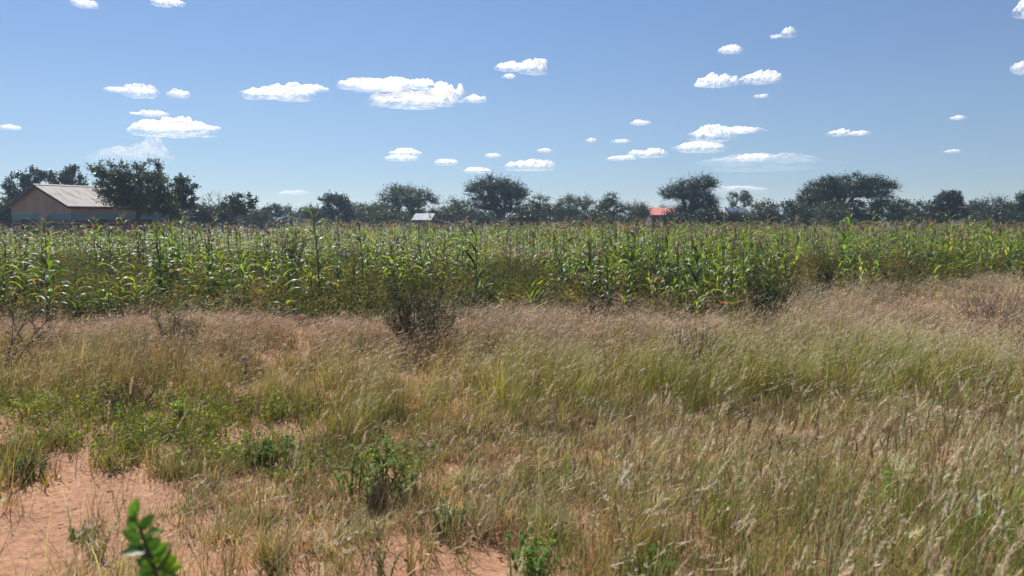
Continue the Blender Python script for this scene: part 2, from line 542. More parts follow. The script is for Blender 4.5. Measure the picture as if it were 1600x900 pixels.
cloud('tiny faint pair of flecks at the left border', [(4, 136, 9, 5)], seed=35, dens=.5)
cloud('large pale veil rising behind the tree by the house', [(215, 262, 75, 34), (245, 262, 28, 46)], seed=36, dens=.12, alt=900)
cloud('wide pale bank of cloud low in the right sky', [(1190, 262, 110, 20), (1170, 250, 40, 10)], seed=37, dens=.12, alt=900)
cloud('white core of the wide pale bank', [(1172, 249, 30, 8)], seed=38, dens=.7)
cloud('pale streak low over the bushes left of centre', [(460, 305, 28, 7)], seed=39, dens=.25)
cloud('pale low cloud between the far acacias', [(1145, 300, 60, 9)], seed=40, dens=.2)

# ------------------------------------------------------------------ trees
def grow_skeleton(base, top_r, centres, fork_z, squat=0.35):
    """limbs that reach every leaf clump from the trunk: nearest-node growth"""
    nodes = [np.array(base, float)]
    par = [-1]
    nst = 4
    lean = rng.normal(0, 0.05, 2)
    for k in range(1, nst + 1):
        z = base[2] + (fork_z - base[2]) * k / nst
        nodes.append(np.array([base[0] + lean[0] * k * .5, base[1] + lean[1] * k * .5, z])); par.append(len(nodes) - 2)
    root = nodes[-1]
    order = np.argsort(np.linalg.norm(centres - root, axis=1))
    ends = []
    for ci in order:
        c = centres[ci]
        A = np.array(nodes[2:])
        dist = np.linalg.norm(A - c, axis=1)
        # prefer nodes that are lower / nearer the trunk
        pen = dist + 0.35 * np.linalg.norm(A - root, axis=1)
        j = int(np.argmin(pen)) + 2
        p = nodes[j]
        L = np.linalg.norm(c - p)
        m = max(1, int(L / 0.8))
        prev = j
        sag = rng.normal(0, 0.08, 3) * L
        for k in range(1, m + 1):
            s = k / (m + 0.0)
            q = p * (1 - s) + c * s + sag * math.sin(math.pi * s) + np.array([0, 0, 0.10 * L * math.sin(math.pi * s)])
            nodes.append(q); par.append(prev); prev = len(nodes) - 1
        ends.append(prev)
    n = len(nodes)
    w = np.zeros(n)
    for e in ends:
        w[e] += 1
    for i in range(n - 1, 0, -1):
        w[par[i]] += w[i]
    w = np.maximum(w, 1)
    r = top_r * (w / w[0]) ** 0.45
    return np.array(nodes), np.array(par), r

def build_tree(name, label, cat, u, Y, lobes, col, kind='round', trunk_r=0.15, fork=0.3, ground_v=None, n_cl=90,
               leaf=0.16, per=70, group='trees and bushes along the far side of the field', spray=0.5, x_shift=0.0, gaps=0.35, bare=0):
    """lobes are ellipses seen in the photograph, (u, v, half width, half height); depth like width"""
    px = Y / F
    base = at(u, 345, Y); base[2] = float(height(base[0], base[1])) - 0.05
    cen, rad, wts = [], [], []
    for (lu, lv, ru, rv) in lobes:
        c = at(lu, lv, Y) - base
        c[1] = 0
        dep = ru * px * (0.8 if kind != 'hedge' else 0.6)
        cen.append(c); rad.append(np.array([ru * px, dep, rv * px])); wts.append(ru * rv)
    for i, c in enumerate(cen):
        if len(cen) > 2:
            c[1] = rng.uniform(-0.35, 0.35) * max(r_[0] for r_ in rad)
    wts = np.array(wts, float); wts /= wts.sum()
    pts, outs = [], []
    mx = max(r_[0] for r_ in rad)
    while len(pts) < n_cl:
        k = rng.choice(len(cen), p=wts)
        d = rng.normal(0, 1, 3); d /= np.linalg.norm(d)
        if kind == 'acacia' and d[2] < 0: d[2] *= 0.45
        s = rng.uniform(0.25, 1.0) ** 0.5
        p = cen[k] + d * s * rad[k]
        if p[2] < 0.15: continue
        # gaps in the crown
        if vnoise(p[0] / mx * 4 + 31.7 + u, p[2] / mx * 5 + p[1] / mx * 3, 5) < gaps * 0.9: continue
        pts.append(p); outs.append(d)
    pts, outs = np.array(pts), np.array(outs)
    H = max(c[2] + r_[2] for c, r_ in zip(cen, rad))
    nodes, par, rr = grow_skeleton((0, 0, 0), trunk_r, pts, H * fork)
    root = empty(name, tuple(base))
    tb = Batch()
    i = np.arange(1, len(nodes))
    tubes(tb, nodes[par[i]], nodes[i], np.maximum(rr[par[i]] * .95, .012), np.maximum(rr[i], .009), k=5)
    # root flare
    tubes(tb, [[0, 0, -0.15]], [[0, 0, 0.25]], trunk_r * 1.6, trunk_r * 1.05, k=7)
    # bare twig ends
    nb = len(pts) if kind == 'acacia' else len(pts) // 3
    nb = int(nb) + bare
    sel = rng.integers(0, len(pts), nb)
    dirs = outs[sel] * np.array([1, 1, .6]) + rng.normal(0, .5, (nb, 3)) + np.array([0, 0, .55])
    dirs /= np.linalg.norm(dirs, axis=1, keepdims=True)
    tip = pts[sel] + dirs * (spray * rng.uniform(.6, 1.6, nb))[:, None]
    tubes(tb, pts[sel], tip, .014, .006, k=3)
    tb.obj('trunk', M_bark, root, True)
    # leaf sprays
    cb = Batch()
    SP = 7 if kind != 'acacia' else 9
    n = len(pts)
    cl = np.repeat(np.arange(n), SP)
    d = rng.normal(0, 1, (len(cl), 3)) + outs[cl] * 0.9 + np.array([0, 0, .35 if kind != 'acacia' else .25])
    if kind == 'acacia':
        d[:, 2] *= 0.55
    d /= np.linalg.norm(d, axis=1, keepdims=True)
    Ls = spray * rng.uniform(.5, 1.35, len(cl))
    k = max(3, per // SP)
    li = np.repeat(np.arange(len(cl)), k)
    t = rng.uniform(0.05, 1, len(li))
    thick = spray * (0.20 if kind != 'acacia' else 0.10)
    P = pts[cl[li]] + d[li] * (Ls[li] * t)[:, None] + rng.normal(0, 1, (len(li), 3)) * (thick * (1.1 - t))[:, None]
    P[:, 2] = np.maximum(P[:, 2], 0.02)
    cc = np.asarray(col)
    clump = np.exp(rng.normal(0, .22, n))[cl[li]][:, None]
    C = np.clip(jit(cc, len(li), .22, .07) * clump, 0.005, 0.5)
    diamonds(cb, P, leaf * rng.uniform(.6, 1.3, len(li)), C, aspect=0.5 if kind != 'acacia' else 0.35)
    cb.obj('crown', M_leaf, root)
    return tag(root, label, cat, group)

G_DARK = (0.036, 0.058, 0.028)
G_MID = (0.075, 0.105, 0.040)
G_OLIVE = (0.095, 0.115, 0.050)
G_PALE = (0.11, 0.13, 0.06)

HG = 'trees around the house'
build_tree('tree', 'dark tree with layered clumps behind the left end of the house', 'tree', 42, 64,
           [(32, 292, 24, 18), (48, 276, 24, 10), (60, 290, 20, 14), (25, 315, 12, 8), (50, 312, 24, 14)], G_DARK, n_cl=110, leaf=.2, per=70, trunk_r=.2, group=HG, gaps=.45)
build_tree('tree', 'dark tree showing over the ridge behind the house', 'tree', 105, 66,
           [(94, 279, 18, 9), (117, 275, 15, 10), (105, 292, 26, 14)], G_DARK, n_cl=80, leaf=.2, per=70, trunk_r=.18, group=HG, gaps=.4)
build_tree('tree', 'big bushy tree in front of the house hiding its right half', 'tree', 214, 46.5,
           [(208, 294, 50, 28), (185, 290, 30, 24), (228, 268, 26, 16), (188, 270, 32, 13), (245, 300, 32, 30), (200, 312, 38, 18), (172, 277, 16, 9), (258, 318, 26, 18), (270, 330, 16, 12)], G_MID,
           n_cl=400, leaf=.115, per=110, trunk_r=.14, fork=.26, group=HG, spray=.42, gaps=.25)
build_tree('tree', 'dark tree standing to the right of the bushy house tree', 'tree', 262, 52,
           [(288, 293, 21, 14), (284, 310, 22, 16), (270, 318, 20, 14)], G_DARK, n_cl=100, leaf=.15, per=80, trunk_r=.16, group=HG, spray=.4)
build_tree('bush', 'thin see-through leafless bush right of the house trees', 'bush', 332, 60,
           [(332, 318, 16, 14)], G_OLIVE, n_cl=34, leaf=.07, per=9, trunk_r=.05, fork=.15, spray=.4, bare=50)
build_tree('tree', 'small dark layered tree with visible trunk left of the field', 'tree', 359, 62,
           [(378, 314, 27, 9), (372, 325, 24, 10), (392, 322, 12, 7)], G_DARK, n_cl=80, leaf=.15, per=70, trunk_r=.12, fork=.4, spray=.4, gaps=.4)
build_tree('bush', 'low rounded bush left of the rounded tree, with leafless twigs above', 'bush', 428, 95,
           [(427, 331, 15, 8)], G_DARK, kind='round', n_cl=50, leaf=.2, per=70, spray=.6)
build_tree('tree', 'dense rounded dark tree standing alone left of centre', 'tree', 526, 88,
           [(526, 326, 25, 20), (522, 315, 17, 10), (536, 332, 18, 14)], G_DARK, n_cl=150, leaf=.2, per=80, fork=.2, spray=.6, gaps=.1)
build_tree('bush', 'loose olive bush between rounded tree and left acacia', 'bush', 580, 90,
           [(575, 332, 26, 12), (590, 328, 16, 9)], G_OLIVE, 'acacia', n_cl=80, leaf=.18, per=70, fork=.15, spray=.8)
build_tree('acacia_tree', 'broad acacia behind the white roof left of centre', 'tree', 636, 92,
           [(636, 311, 42, 17), (622, 300, 22, 10), (658, 315, 25, 12), (610, 322, 20, 12), (640, 330, 36, 12)], G_MID, 'acacia', n_cl=300, leaf=.17, per=100, trunk_r=.28, fork=.28, spray=.9, gaps=.25)
build_tree('bush', 'low bush right beside the broad left acacia', 'bush', 694, 92,
           [(694, 334, 20, 10)], G_OLIVE, 'acacia', n_cl=60, leaf=.18, per=70, fork=.12, spray=.8)
build_tree('acacia_tree', 'small low acacia under the left side of the tallest central one', 'tree', 720, 84,
           [(718, 320, 20, 9), (726, 332, 24, 12)], G_OLIVE, 'acacia', n_cl=80, leaf=.15, per=70, trunk_r=.12, fork=.2, spray=.8, gaps=.35)
build_tree('acacia_tree', 'tall spreading acacia at the middle of the treeline', 'tree', 779, 84,
           [(779, 306, 44, 20), (772, 290, 26, 14), (800, 300, 27, 12), (752, 297, 22, 10), (790, 325, 34, 14), (760, 320, 26, 12)], G_DARK, 'acacia', n_cl=360, leaf=.17, per=110, trunk_r=.3, fork=.25, spray=.9, gaps=.3)
build_tree('bush', 'grey green bush right of the tall central acacia', 'bush', 842, 86,
           [(842, 320, 18, 14), (846, 332, 22, 12)], G_OLIVE, 'acacia', n_cl=100, leaf=.16, per=75, fork=.15, spray=.7, gaps=.2)
build_tree('bush', 'wide olive bush with a dark knob on top right of centre', 'bush', 892, 88,
           [(895, 325, 30, 16), (885, 311, 9, 6), (912, 318, 14, 9), (878, 333, 26, 11)], G_MID, 'acacia', n_cl=150, leaf=.16, per=80, fork=.15, spray=.75, gaps=.15)
build_tree('tree', 'small tree with a pointed dark top between olive bush and red roof', 'tree', 954, 86,
           [(956, 311, 8, 10), (955, 328, 24, 14), (940, 322, 10, 10)], G_MID, 'acacia', n_cl=120, leaf=.16, per=80, fork=.25, spray=.65, gaps=.2)
build_tree('bush', 'loose twiggy bush right of the pointed tree', 'bush', 985, 87,
           [(986, 324, 12, 10), (992, 334, 18, 10)], G_OLIVE, 'acacia', n_cl=60, leaf=.15, per=60, fork=.15, spray=.8, gaps=.3)
build_tree('bush', 'bush standing against the left end of the red roof', 'bush', 1008, 80,
           [(1001, 333, 13, 10), (1004, 327, 8, 7)], G_OLIVE, 'acacia', n_cl=70, leaf=.15, per=70, fork=.12, spray=.7, gaps=.2)
build_tree('acacia_tree', 'round spiky acacia rising at the right end of the red roof', 'tree', 1076, 82,
           [(1078, 302, 38, 18), (1090, 291, 24, 12), (1052, 305, 25, 9), (1104, 318, 20, 14), (1085, 330, 32, 12)], G_DARK, 'acacia', n_cl=340, leaf=.16, per=110, trunk_r=.28, fork=.3, spray=.95, gaps=.28)
build_tree('tree', 'slim pale green tree rising behind the blue roof', 'tree', 1158, 118,
           [(1147, 312, 8, 11), (1157, 307, 9, 7), (1167, 313, 8, 11)], G_PALE, n_cl=70, leaf=.2, per=60, trunk_r=.15, fork=.3, spray=.6, gaps=.25)
build_tree('tree', 'huge flat-topped umbrella acacia, tallest on the right', 'tree', 1325, 82,
           [(1325, 287, 44, 13), (1296, 294, 34, 12), (1360, 292, 32, 12), (1275, 308, 28, 12), (1330, 303, 55, 10), (1378, 306, 22, 6), (1290, 318, 38, 12)], G_DARK, 'acacia',
           n_cl=560, leaf=.16, per=110, trunk_r=.34, fork=.3, spray=.8, gaps=.22, bare=60)
build_tree('tree', 'dark knobbly tree between the two grey roofs on the right', 'tree', 1480, 80,
           [(1482, 322, 24, 15), (1474, 305, 10, 7), (1490, 310, 16, 9), (1460, 326, 12, 9), (1495, 333, 18, 10)], G_DARK, n_cl=170, leaf=.17, per=80, trunk_r=.2, fork=.25, spray=.5, gaps=.2)
build_tree('bush', 'spiky topped wide bush right of the beige roof', 'bush', 1550, 84,
           [(1548, 326, 30, 14), (1575, 330, 24, 12), (1530, 332, 20, 10)], G_DARK, 'acacia', n_cl=160, leaf=.16, per=85, fork=.12, spray=.95, gaps=.15)
build_tree('tree', 'loose tree cut off by the right border of the photo', 'tree', 1606, 80,
           [(1602, 305, 12, 10), (1612, 318, 22, 16)], G_DARK, n_cl=90, leaf=.17, per=75, trunk_r=.16, spray=.6)

hedge = [(1192, 84, [(1192, 328, 18, 10)], 'rounded bush right of the blue roof'),
         (1228, 86, [(1225, 330, 24, 12), (1240, 326, 14, 9)], 'dark bush left of the umbrella acacia'),
         (1262, 80, [(1262, 332, 26, 13)], 'dark bush under the left rim of the umbrella acacia'),
         (1300, 76, [(1302, 334, 26, 12)], 'low bush in front of the umbrella acacia trunk'),
         (1345, 79, [(1347, 330, 26, 14)], 'bush under the middle of the umbrella acacia'),
         (1382, 82, [(1380, 328, 24, 14), (1368, 320, 12, 10)], 'bush under the right rim of the umbrella acacia'),
         (1425, 84, [(1425, 328, 26, 13)], 'domed bush left of the small grey roof'),
         (1402, 90, [(1400, 324, 16, 11)], 'taller dark bush behind the domed one'),
         (1515, 100, [(1520, 328, 20, 12)], 'bush right behind the beige roof'),
         (1560, 74, [(1555, 340, 30, 7)], 'low bright bush in front of the spiky wide bush'),
         (1455, 72, [(1450, 342, 22, 6)], 'low green bush in front of the small grey roof'),
         (1112, 76, [(1112, 337, 18, 8)], 'low bush in front of the pale gabled roof'),
         (1050, 76, [(1056, 345, 22, 5)], 'low bush in front of the red roof'),
         (1150, 78, [(1152, 340, 18, 7)], 'low bush in front of the blue roof'),
         (465, 98, [(462, 333, 22, 8)], 'low dark bush right of the twiggy low bush'),
         (488, 92, [(490, 334, 16, 8)], 'low bush touching the rounded dark tree'),
         (552, 100, [(556, 331, 18, 10)], 'bush just right of the rounded dark tree'),
         (610, 80, [(608, 340, 26, 7)], 'low bush under the broad left acacia'),
         (815, 78, [(822, 340, 26, 7)], 'low bush under the tall central acacia on its right'),
         (930, 80, [(925, 338, 22, 8)], 'low bush left of the pointed tree'),
         (318, 70, [(316, 334, 16, 8)], 'low bush under the leafless bush'),
         (345, 74, [(345, 334, 16, 9)], 'low bush left of the small layered tree'),
         (405, 84, [(402, 336, 16, 8)], 'low bush right of the small layered tree'),
         (8, 58, [(4, 328, 18, 12)], 'loose bush at the left border beside the house'),
         (1590, 90, [(1588, 330, 22, 12)], 'bush at the right border')]
for (u, Y, lb, lab) in hedge:
    lb = lb + [(lb[0][0], 343, lb[0][2] * 1.1, 9)]
    build_tree('bush', lab, 'bush', u, Y, lb, random.choice([G_DARK, G_MID, G_OLIVE, G_DARK]), random.choice(['round', 'acacia']), n_cl=80, leaf=.19, per=75, fork=.1,
               trunk_r=.08, spray=.7, gaps=.1)

# one more row of bushes behind, closing the view between the named ones
far_src = [build_tree('far_bush', 'low dark bush in the unbroken row behind the nearer bushes', 'bush', 300 + 9 * k, 112, [(300 + 9 * k, 337, 20, 12), (292 + 9 * k, 342, 18, 11)], [G_DARK, G_MID, G_OLIVE][k % 3],
           ['round', 'acacia'][k % 2], n_cl=140, leaf=.28, per=70, fork=.1, trunk_r=.1, spray=.9, gaps=.05, group='back row of far bushes') for k in range(4)]
for k, x in enumerate(np.arange(-80, 102, 2.8)):
    y = 108 + random.uniform(-4, 14)
    s = random.uniform(.75, 1.15)
    dup(far_src[k % 4], (x + random.uniform(-1, 1), y, -.05), random.uniform(0, 6.28), (s * 1.15, s * 1.15, s * random.uniform(.65, .95)))

# ------------------------------------------------------------------ houses
def wall_mat(name, c, band=None, block=None, zlo=1.78, zhi=2.12):
    """plaster above, painted ring beam, block courses with dark joints below"""
    m, N, L, P = new_mat(name)
    tc = N.new('ShaderNodeTexCoord')
    n = N.new('ShaderNodeTexNoise'); n.inputs['Scale'].default_value = 1.3; n.inputs['Detail'].default_value = 8
    L.new(tc.outputs['Object'], n.inputs['Vector'])
    r = N.new('ShaderNodeValToRGB')
    r.color_ramp.elements[0].position = .3; r.color_ramp.elements[1].position = .7
    r.color_ramp.elements[0].color = (*[k * .8 for k in c], 1); r.color_ramp.elements[1].color = (*c, 1)
    L.new(n.outputs[0], r.inputs[0])
    out = r.outputs[0]
    P.inputs['Roughness'].default_value = .9
    P.inputs['Specular IOR Level'].default_value = .2
    if block is not None:
        sx = N.new('ShaderNodeSeparateXYZ'); L.new(tc.outputs['Object'], sx.inputs[0])
        ad = N.new('ShaderNodeMath'); ad.operation = 'ADD'; L.new(sx.outputs[0], ad.inputs[0]); L.new(sx.outputs[1], ad.inputs[1])
        cb = N.new('ShaderNodeCombineXYZ'); L.new(ad.outputs[0], cb.inputs[0]); L.new(sx.outputs[2], cb.inputs[1])
        br = N.new('ShaderNodeTexBrick')
        br.inputs['Color1'].default_value = (*block, 1); br.inputs['Color2'].default_value = (*[k * .75 for k in block], 1)
        br.inputs['Mortar'].default_value = (.07, .06, .06, 1)
        br.inputs['Scale'].default_value = 1.0
        br.inputs['Mortar Size'].default_value = .03
        br.inputs['Brick Width'].default_value = .42; br.inputs['Row Height'].default_value = .23
        L.new(cb.outputs[0], br.inputs['Vector'])
        def step(edge):
            g = N.new('ShaderNodeMath'); g.operation = 'GREATER_THAN'; g.inputs[1].default_value = edge
            L.new(sx.outputs[2], g.inputs[0]); return g.outputs[0]
        def mixc(f, a, b_):
            x = N.new('ShaderNodeMix'); x.data_type = 'RGBA'; L.new(f, x.inputs[0])
            if isinstance(a, tuple): x.inputs[6].default_value = a
            else: L.new(a, x.inputs[6])
            if isinstance(b_, tuple): x.inputs[7].default_value = b_
            else: L.new(b_, x.inputs[7])
            return x.outputs[2]
        lower = mixc(step(zlo), br.outputs[0], (*band, 1))
        out = mixc(step(zhi), lower, out)
    L.new(out, P.inputs['Base Color'])
    return m

def tin_mat(name, c, rust=None, rough=.45, metal=.3, amount=.5):
    m, N, L, P = new_mat(name)
    tc = N.new('ShaderNodeTexCoord')
    mp = N.new('ShaderNodeMapping'); mp.inputs['Scale'].default_value = (3.0, .5, .5)
    L.new(tc.outputs['Object'], mp.inputs[0])
    n = N.new('ShaderNodeTexNoise'); n.inputs['Scale'].default_value = 1.4; n.inputs['Detail'].default_value = 9; n.inputs['Roughness'].default_value = .7
    L.new(mp.outputs[0], n.inputs['Vector'])
    r = N.new('ShaderNodeValToRGB')
    r.color_ramp.elements[0].position = .35; r.color_ramp.elements[1].position = .35 + .3 * amount
    r.color_ramp.elements[0].color = (*(rust or [k * .7 for k in c]), 1); r.color_ramp.elements[1].color = (*c, 1)
    L.new(n.outputs[0], r.inputs[0]); L.new(r.outputs[0], P.inputs['Base Color'])
    P.inputs['Roughness'].default_value = rough; P.inputs['Metallic'].default_value = metal
    P.inputs['Specular IOR Level'].default_value = .2
    return m

def corrugated(b, x0, x1, p_eave, p_ridge, pitch=.2, amp=.018, thick=.012):
    """corrugated sheet between eave line and ridge line; p = (y, z); runs along x"""
    n = int((x1 - x0) / pitch * 4)
    xs = np.linspace(x0, x1, n + 1)
    wv = np.cos(xs / pitch * 2 * math.pi) * amp
    d = np.array([p_ridge[0] - p_eave[0], p_ridge[1] - p_eave[1]]); d /= np.linalg.norm(d)
    nrm = np.array([-d[1], d[0]])
    if nrm[1] < 0: nrm = -nrm
    rows = []
    for p in (p_eave, p_ridge):
        for o in (0, -thick):
            rows.append(np.stack([xs, p[0] + nrm[0] * (wv + o), p[1] + nrm[1] * (wv + o)], 1))
    V = np.concatenate(rows); m = n + 1
    i = np.arange(n)
    q = lambda a, c: np.stack([a * m + i, a * m + i + 1, c * m + i + 1, c * m + i], 1)
    b.add(V, np.concatenate([q(0, 2), q(3, 1), q(1, 0), q(2, 3)]))

def house(name, label, cat, corner, ang, L, W, eave, ridge, wall_m, roof_m, door=None, over=.35, detail=True, group=None, window_m=None):
    """corner at the near corner; x along the length, y along the gable"""
    root = empty(name, (corner[0], corner[1], 0), ang)
    b = Batch()
    t = .18
    # four walls as one shell with gable ends
    out = [(0, 0), (L, 0), (L, W), (0, W)]
    box(b, (0, 0, -.2), (L, t, eave)); box(b, (0, W - t, -.2), (L, W, eave))
    for x0, x1 in ((0, t), (L - t, L)):
        V = []
        for x in (x0 + .002, x1 - .002):
            V += [(x, t, -.2), (x, W - t, -.2), (x, W - t, eave), (x, W / 2, ridge - .06), (x, t, eave)]
        V = np.array(V)
        T = [(0, 1, 2), (0, 2, 4), (4, 2, 3), (5, 7, 6), (5, 9, 7), (9, 8, 7)]
        Q = [(0, 5, 6, 1), (1, 6, 7, 2), (2, 7, 8, 3), (3, 8, 9, 4), (4, 9, 5, 0)]
        b.add(V, Q, T)
        # gable corner infill
        for ya, yb in ((0, t), (W - t, W)):
            pass
    b.obj('wall', wall_m, root)
    rb = Batch()
    sl = (ridge - eave) / (W / 2)
    ez = eave - over * sl + .04
    corrugated(rb, -over, L + over, (-over, ez), (W / 2, ridge + .04))
    corrugated(rb, -over, L + over, (W + over, ez), (W / 2, ridge + .04))
    ro = rb.obj('roof', roof_m, root)
    if detail:
        cb = Batch()
        V = [(-over - .02, W / 2 - .16, ridge + .02), (L + over + .02, W / 2 - .16, ridge + .02), (L + over + .02, W / 2, ridge + .10), (-over - .02, W / 2, ridge + .10),
             (L + over + .02, W / 2 + .16, ridge + .02), (-over - .02, W / 2 + .16, ridge + .02)]
        cb.add(V, [(0, 1, 2, 3), (3, 2, 4, 5)])
        cb.obj('ridge_cap', roof_m, ro)
        fb = Batch()
        for xx in (-over + .03, L + over - .06):
            for (ya, za, yb, zb) in ((-over, ez - .03, W / 2, ridge), (W + over, ez - .03, W / 2, ridge)):
                Vv = [(xx, ya, za - .16), (xx, ya, za), (xx, yb, zb), (xx, yb, zb - .16), (xx + .03, ya, za - .16), (xx + .03, ya, za), (xx + .03, yb, zb), (xx + .03, yb, zb - .16)]
                fb.add(Vv, [(0, 1, 2, 3), (7, 6, 5, 4), (0, 4, 5, 1), (3, 2, 6, 7), (1, 5, 6, 2), (0, 3, 7, 4)])
        box(fb, (-over + .035, -over + .02, ez - .16), (L + over - .065, -over + .05, ez - .03))
        fb.obj('fascia', M_fascia, root)
    return tag(root, label, cat, group), root

M_fascia = noise_mat('dark_timber', [(.05, .035, .03), (.10, .07, .055)], scale=4)
M_wall = wall_mat('plaster_and_block_wall', (.46, .32, .23), band=(.14, .30, .34), block=(.34, .22, .19))
M_roof = tin_mat('weathered_tin', (.47, .42, .37), rust=(.20, .15, .12), rough=.75, metal=.0)
C0 = at(111, 345, 50.0)
ang = math.atan2(.866, .5)      # length direction (.5, .866); gable runs to +90 deg of it = (-.866, .5)
h_, hroot = house('house', 'long single storey house with pale tin roof and turquoise band under trees', 'house', (C0[0], C0[1]), ang, 7.4, 7.5, 2.72, 4.12, M_wall, M_roof)
# door on the gable (face x = 0 looking to -x), 2.9 m from the near corner
M_turq = noise_mat('turquoise_paint', [(.09, .27, .28), (.14, .36, .36)], scale=3, rough=.6)
M_dgreen = noise_mat('dark_green_door_paint', [(.02, .07, .07), (.035, .10, .10)], scale=3, rough=.5)
fr = Batch()
for (y0, y1, z0, z1) in ((2.42, 2.52, 0, 2.10), (3.38, 3.48, 0, 2.10), (2.52, 3.38, 2.0, 2.10)):
    box(fr, (-.05, y0, z0), (.04, y1, z1))
fo = fr.obj('door_frame', M_turq, hroot)
db = Batch(); box(db, (-.025, 2.523, .02), (-.004, 3.377, 1.997))
for z in (.25, 1.1):
    box(db, (-.036, 2.62, z), (-.0255, 3.28, z + .68))
dl = db.obj('door', M_dgreen, hroot)
hb = Batch(); box(hb, (-.07, 3.22, 1.0), (-.037, 3.30, 1.04)); hb.obj('handle', M_fascia, dl)
# barred windows on gable and long side
M_bar = noise_mat('dark_iron', [(.03, .03, .035), (.06, .06, .06)], scale=3)
M_void = noise_mat('dark_glass', [(.05, .05, .05), (.08, .075, .07)], scale=1, rough=.15)
def barred(y0, y1, z0, z1, side):
    w = Batch()
    g = Batch()
    if side == 'gable':
        box(g, (-.012, y0, z0), (-.003, y1, z1))
        go = g.obj('window', M_void, hroot)
        for y in np.arange(y0, y1 + .01, .2): box(w, (-.04, y - .012, z0), (-.0125, y + .012, z1))
        for z in np.linspace(z0, z1, 4): box(w, (-.055, y0, z - .012), (-.041, y1, z + .012))
    else:
        box(g, (y0, -.012, z0), (y1, -.003, z1))
        go = g.obj('window', M_void, hroot)
        for y in np.arange(y0, y1 + .01, .2): box(w, (y - .012, -.04, z0), (y + .012, -.0125, z1))
        for z in np.linspace(z0, z1, 4): box(w, (y0, -.055, z - .012), (y1, -.041, z + .012))
    w.obj('window_bars', M_bar, go)
barred(4.6, 6.2, .95, 1.74, 'gable')
barred(1.0, 2.4, .95, 1.74, 'long')
barred(4.4, 5.8, .95, 1.74, 'long')

FH = 'small houses beyond the field'
Mr_dim = tin_mat('dull_whitish_tin', (.20, .20, .20), rough=.8, metal=.0)
Mw_w = wall_mat('grey_plaster', (.22, .20, .18))
Mw_b = wall_mat('brown_plaster', (.17, .12, .10))
Mr_white = tin_mat('bright_new_tin', (.52, .53, .56), rust=(.30, .29, .28), rough=.7, metal=.0)
Mr_red = tin_mat('red_painted_tin', (.50, .085, .06), rust=(.38, .07, .05), rough=.5, metal=0)
Mr_blue = tin_mat('dark_blue_tin', (.05, .10, .15), rough=.8, metal=.0)
Mr_grey = tin_mat('grey_tin', (.30, .32, .35), rough=.6, metal=.0)
Mr_beige = tin_mat('rusty_beige_tin', (.50, .40, .33), rust=(.30, .2, .15), rough=.6, metal=.1)
def far_house(label, u0, u1, v_eave, v_ridge, Y, ang, W, wm, rm):
    a = at(u0, v_eave, Y); r_ = at(u0, v_ridge, Y + W / 2)
    wid = (u1 - u0) / F * Y
    L = max(2.0, wid / max(.3, math.cos(ang)))
    e = max(1.6, a[2]); rg = max(e + .5, r_[2])
    house('small_house', label, 'house', (a[0] + .35, a[1]), ang, max(1.5, L - .7), W, e, rg, wm, rm, detail=False, group=FH)
far_house('small building with bright white tin roof under the left acacia', 644, 664, 342, 334, 80, -.15, 2.6, Mw_w, Mr_white)
far_house('building with pale blue roof right of the central acacia trunk', 790, 812, 339, 334, 92, 0.0, 4, Mw_w, Mr_grey)
far_house('house with a red painted tin roof and brown wall', 1014, 1062, 335, 325, 92, 0.0, 5, Mw_b, Mr_red)
far_house('house with a silvery gabled roof right of the round acacia', 1114, 1141, 338, 325, 92, 0.0, 6, Mw_w, Mr_white)
far_house('house with a dark blue roof beside the silvery one', 1143, 1174, 333, 325, 97, 0.05, 5, Mw_w, Mr_blue)
far_house('low rusty roofed building between blue roof and dark bush', 1178, 1190, 337, 332, 100, 0.0, 3, Mw_b, Mr_beige)
far_house('small hut with grey tin roof left of the knobbly tree', 1440, 1462, 335, 327, 90, 0.0, 4, Mw_w, Mr_grey)
far_house('hut with rusty beige roof right of the knobbly tree', 1504, 1531, 332, 323, 92, -0.1, 4, Mw_b, Mr_beige)

# ------------------------------------------------------------------ haze in the air
def haze(density=0.0007):
    m = bpy.data.materials.new('warm_air'); m.use_nodes = True
    N, L = m.node_tree.nodes, m.node_tree.links
    N.remove(N['Principled BSDF'])
    v = N.new('ShaderNodeVolumePrincipled')
    v.inputs['Color'].default_value = (.55, .75, 1.0, 1)
    v.inputs['Density'].default_value = density
    v.inputs['Anisotropy'].default_value = .35
    L.new(v.outputs[0], N['Material Output'].inputs['Volume'])
    b = Batch(); box(b, (-50000, -50000, -1.5), (50000, 50000, 12.0))
    o = b.obj('haze', m)
    tag(o, kind='stuff')
haze()

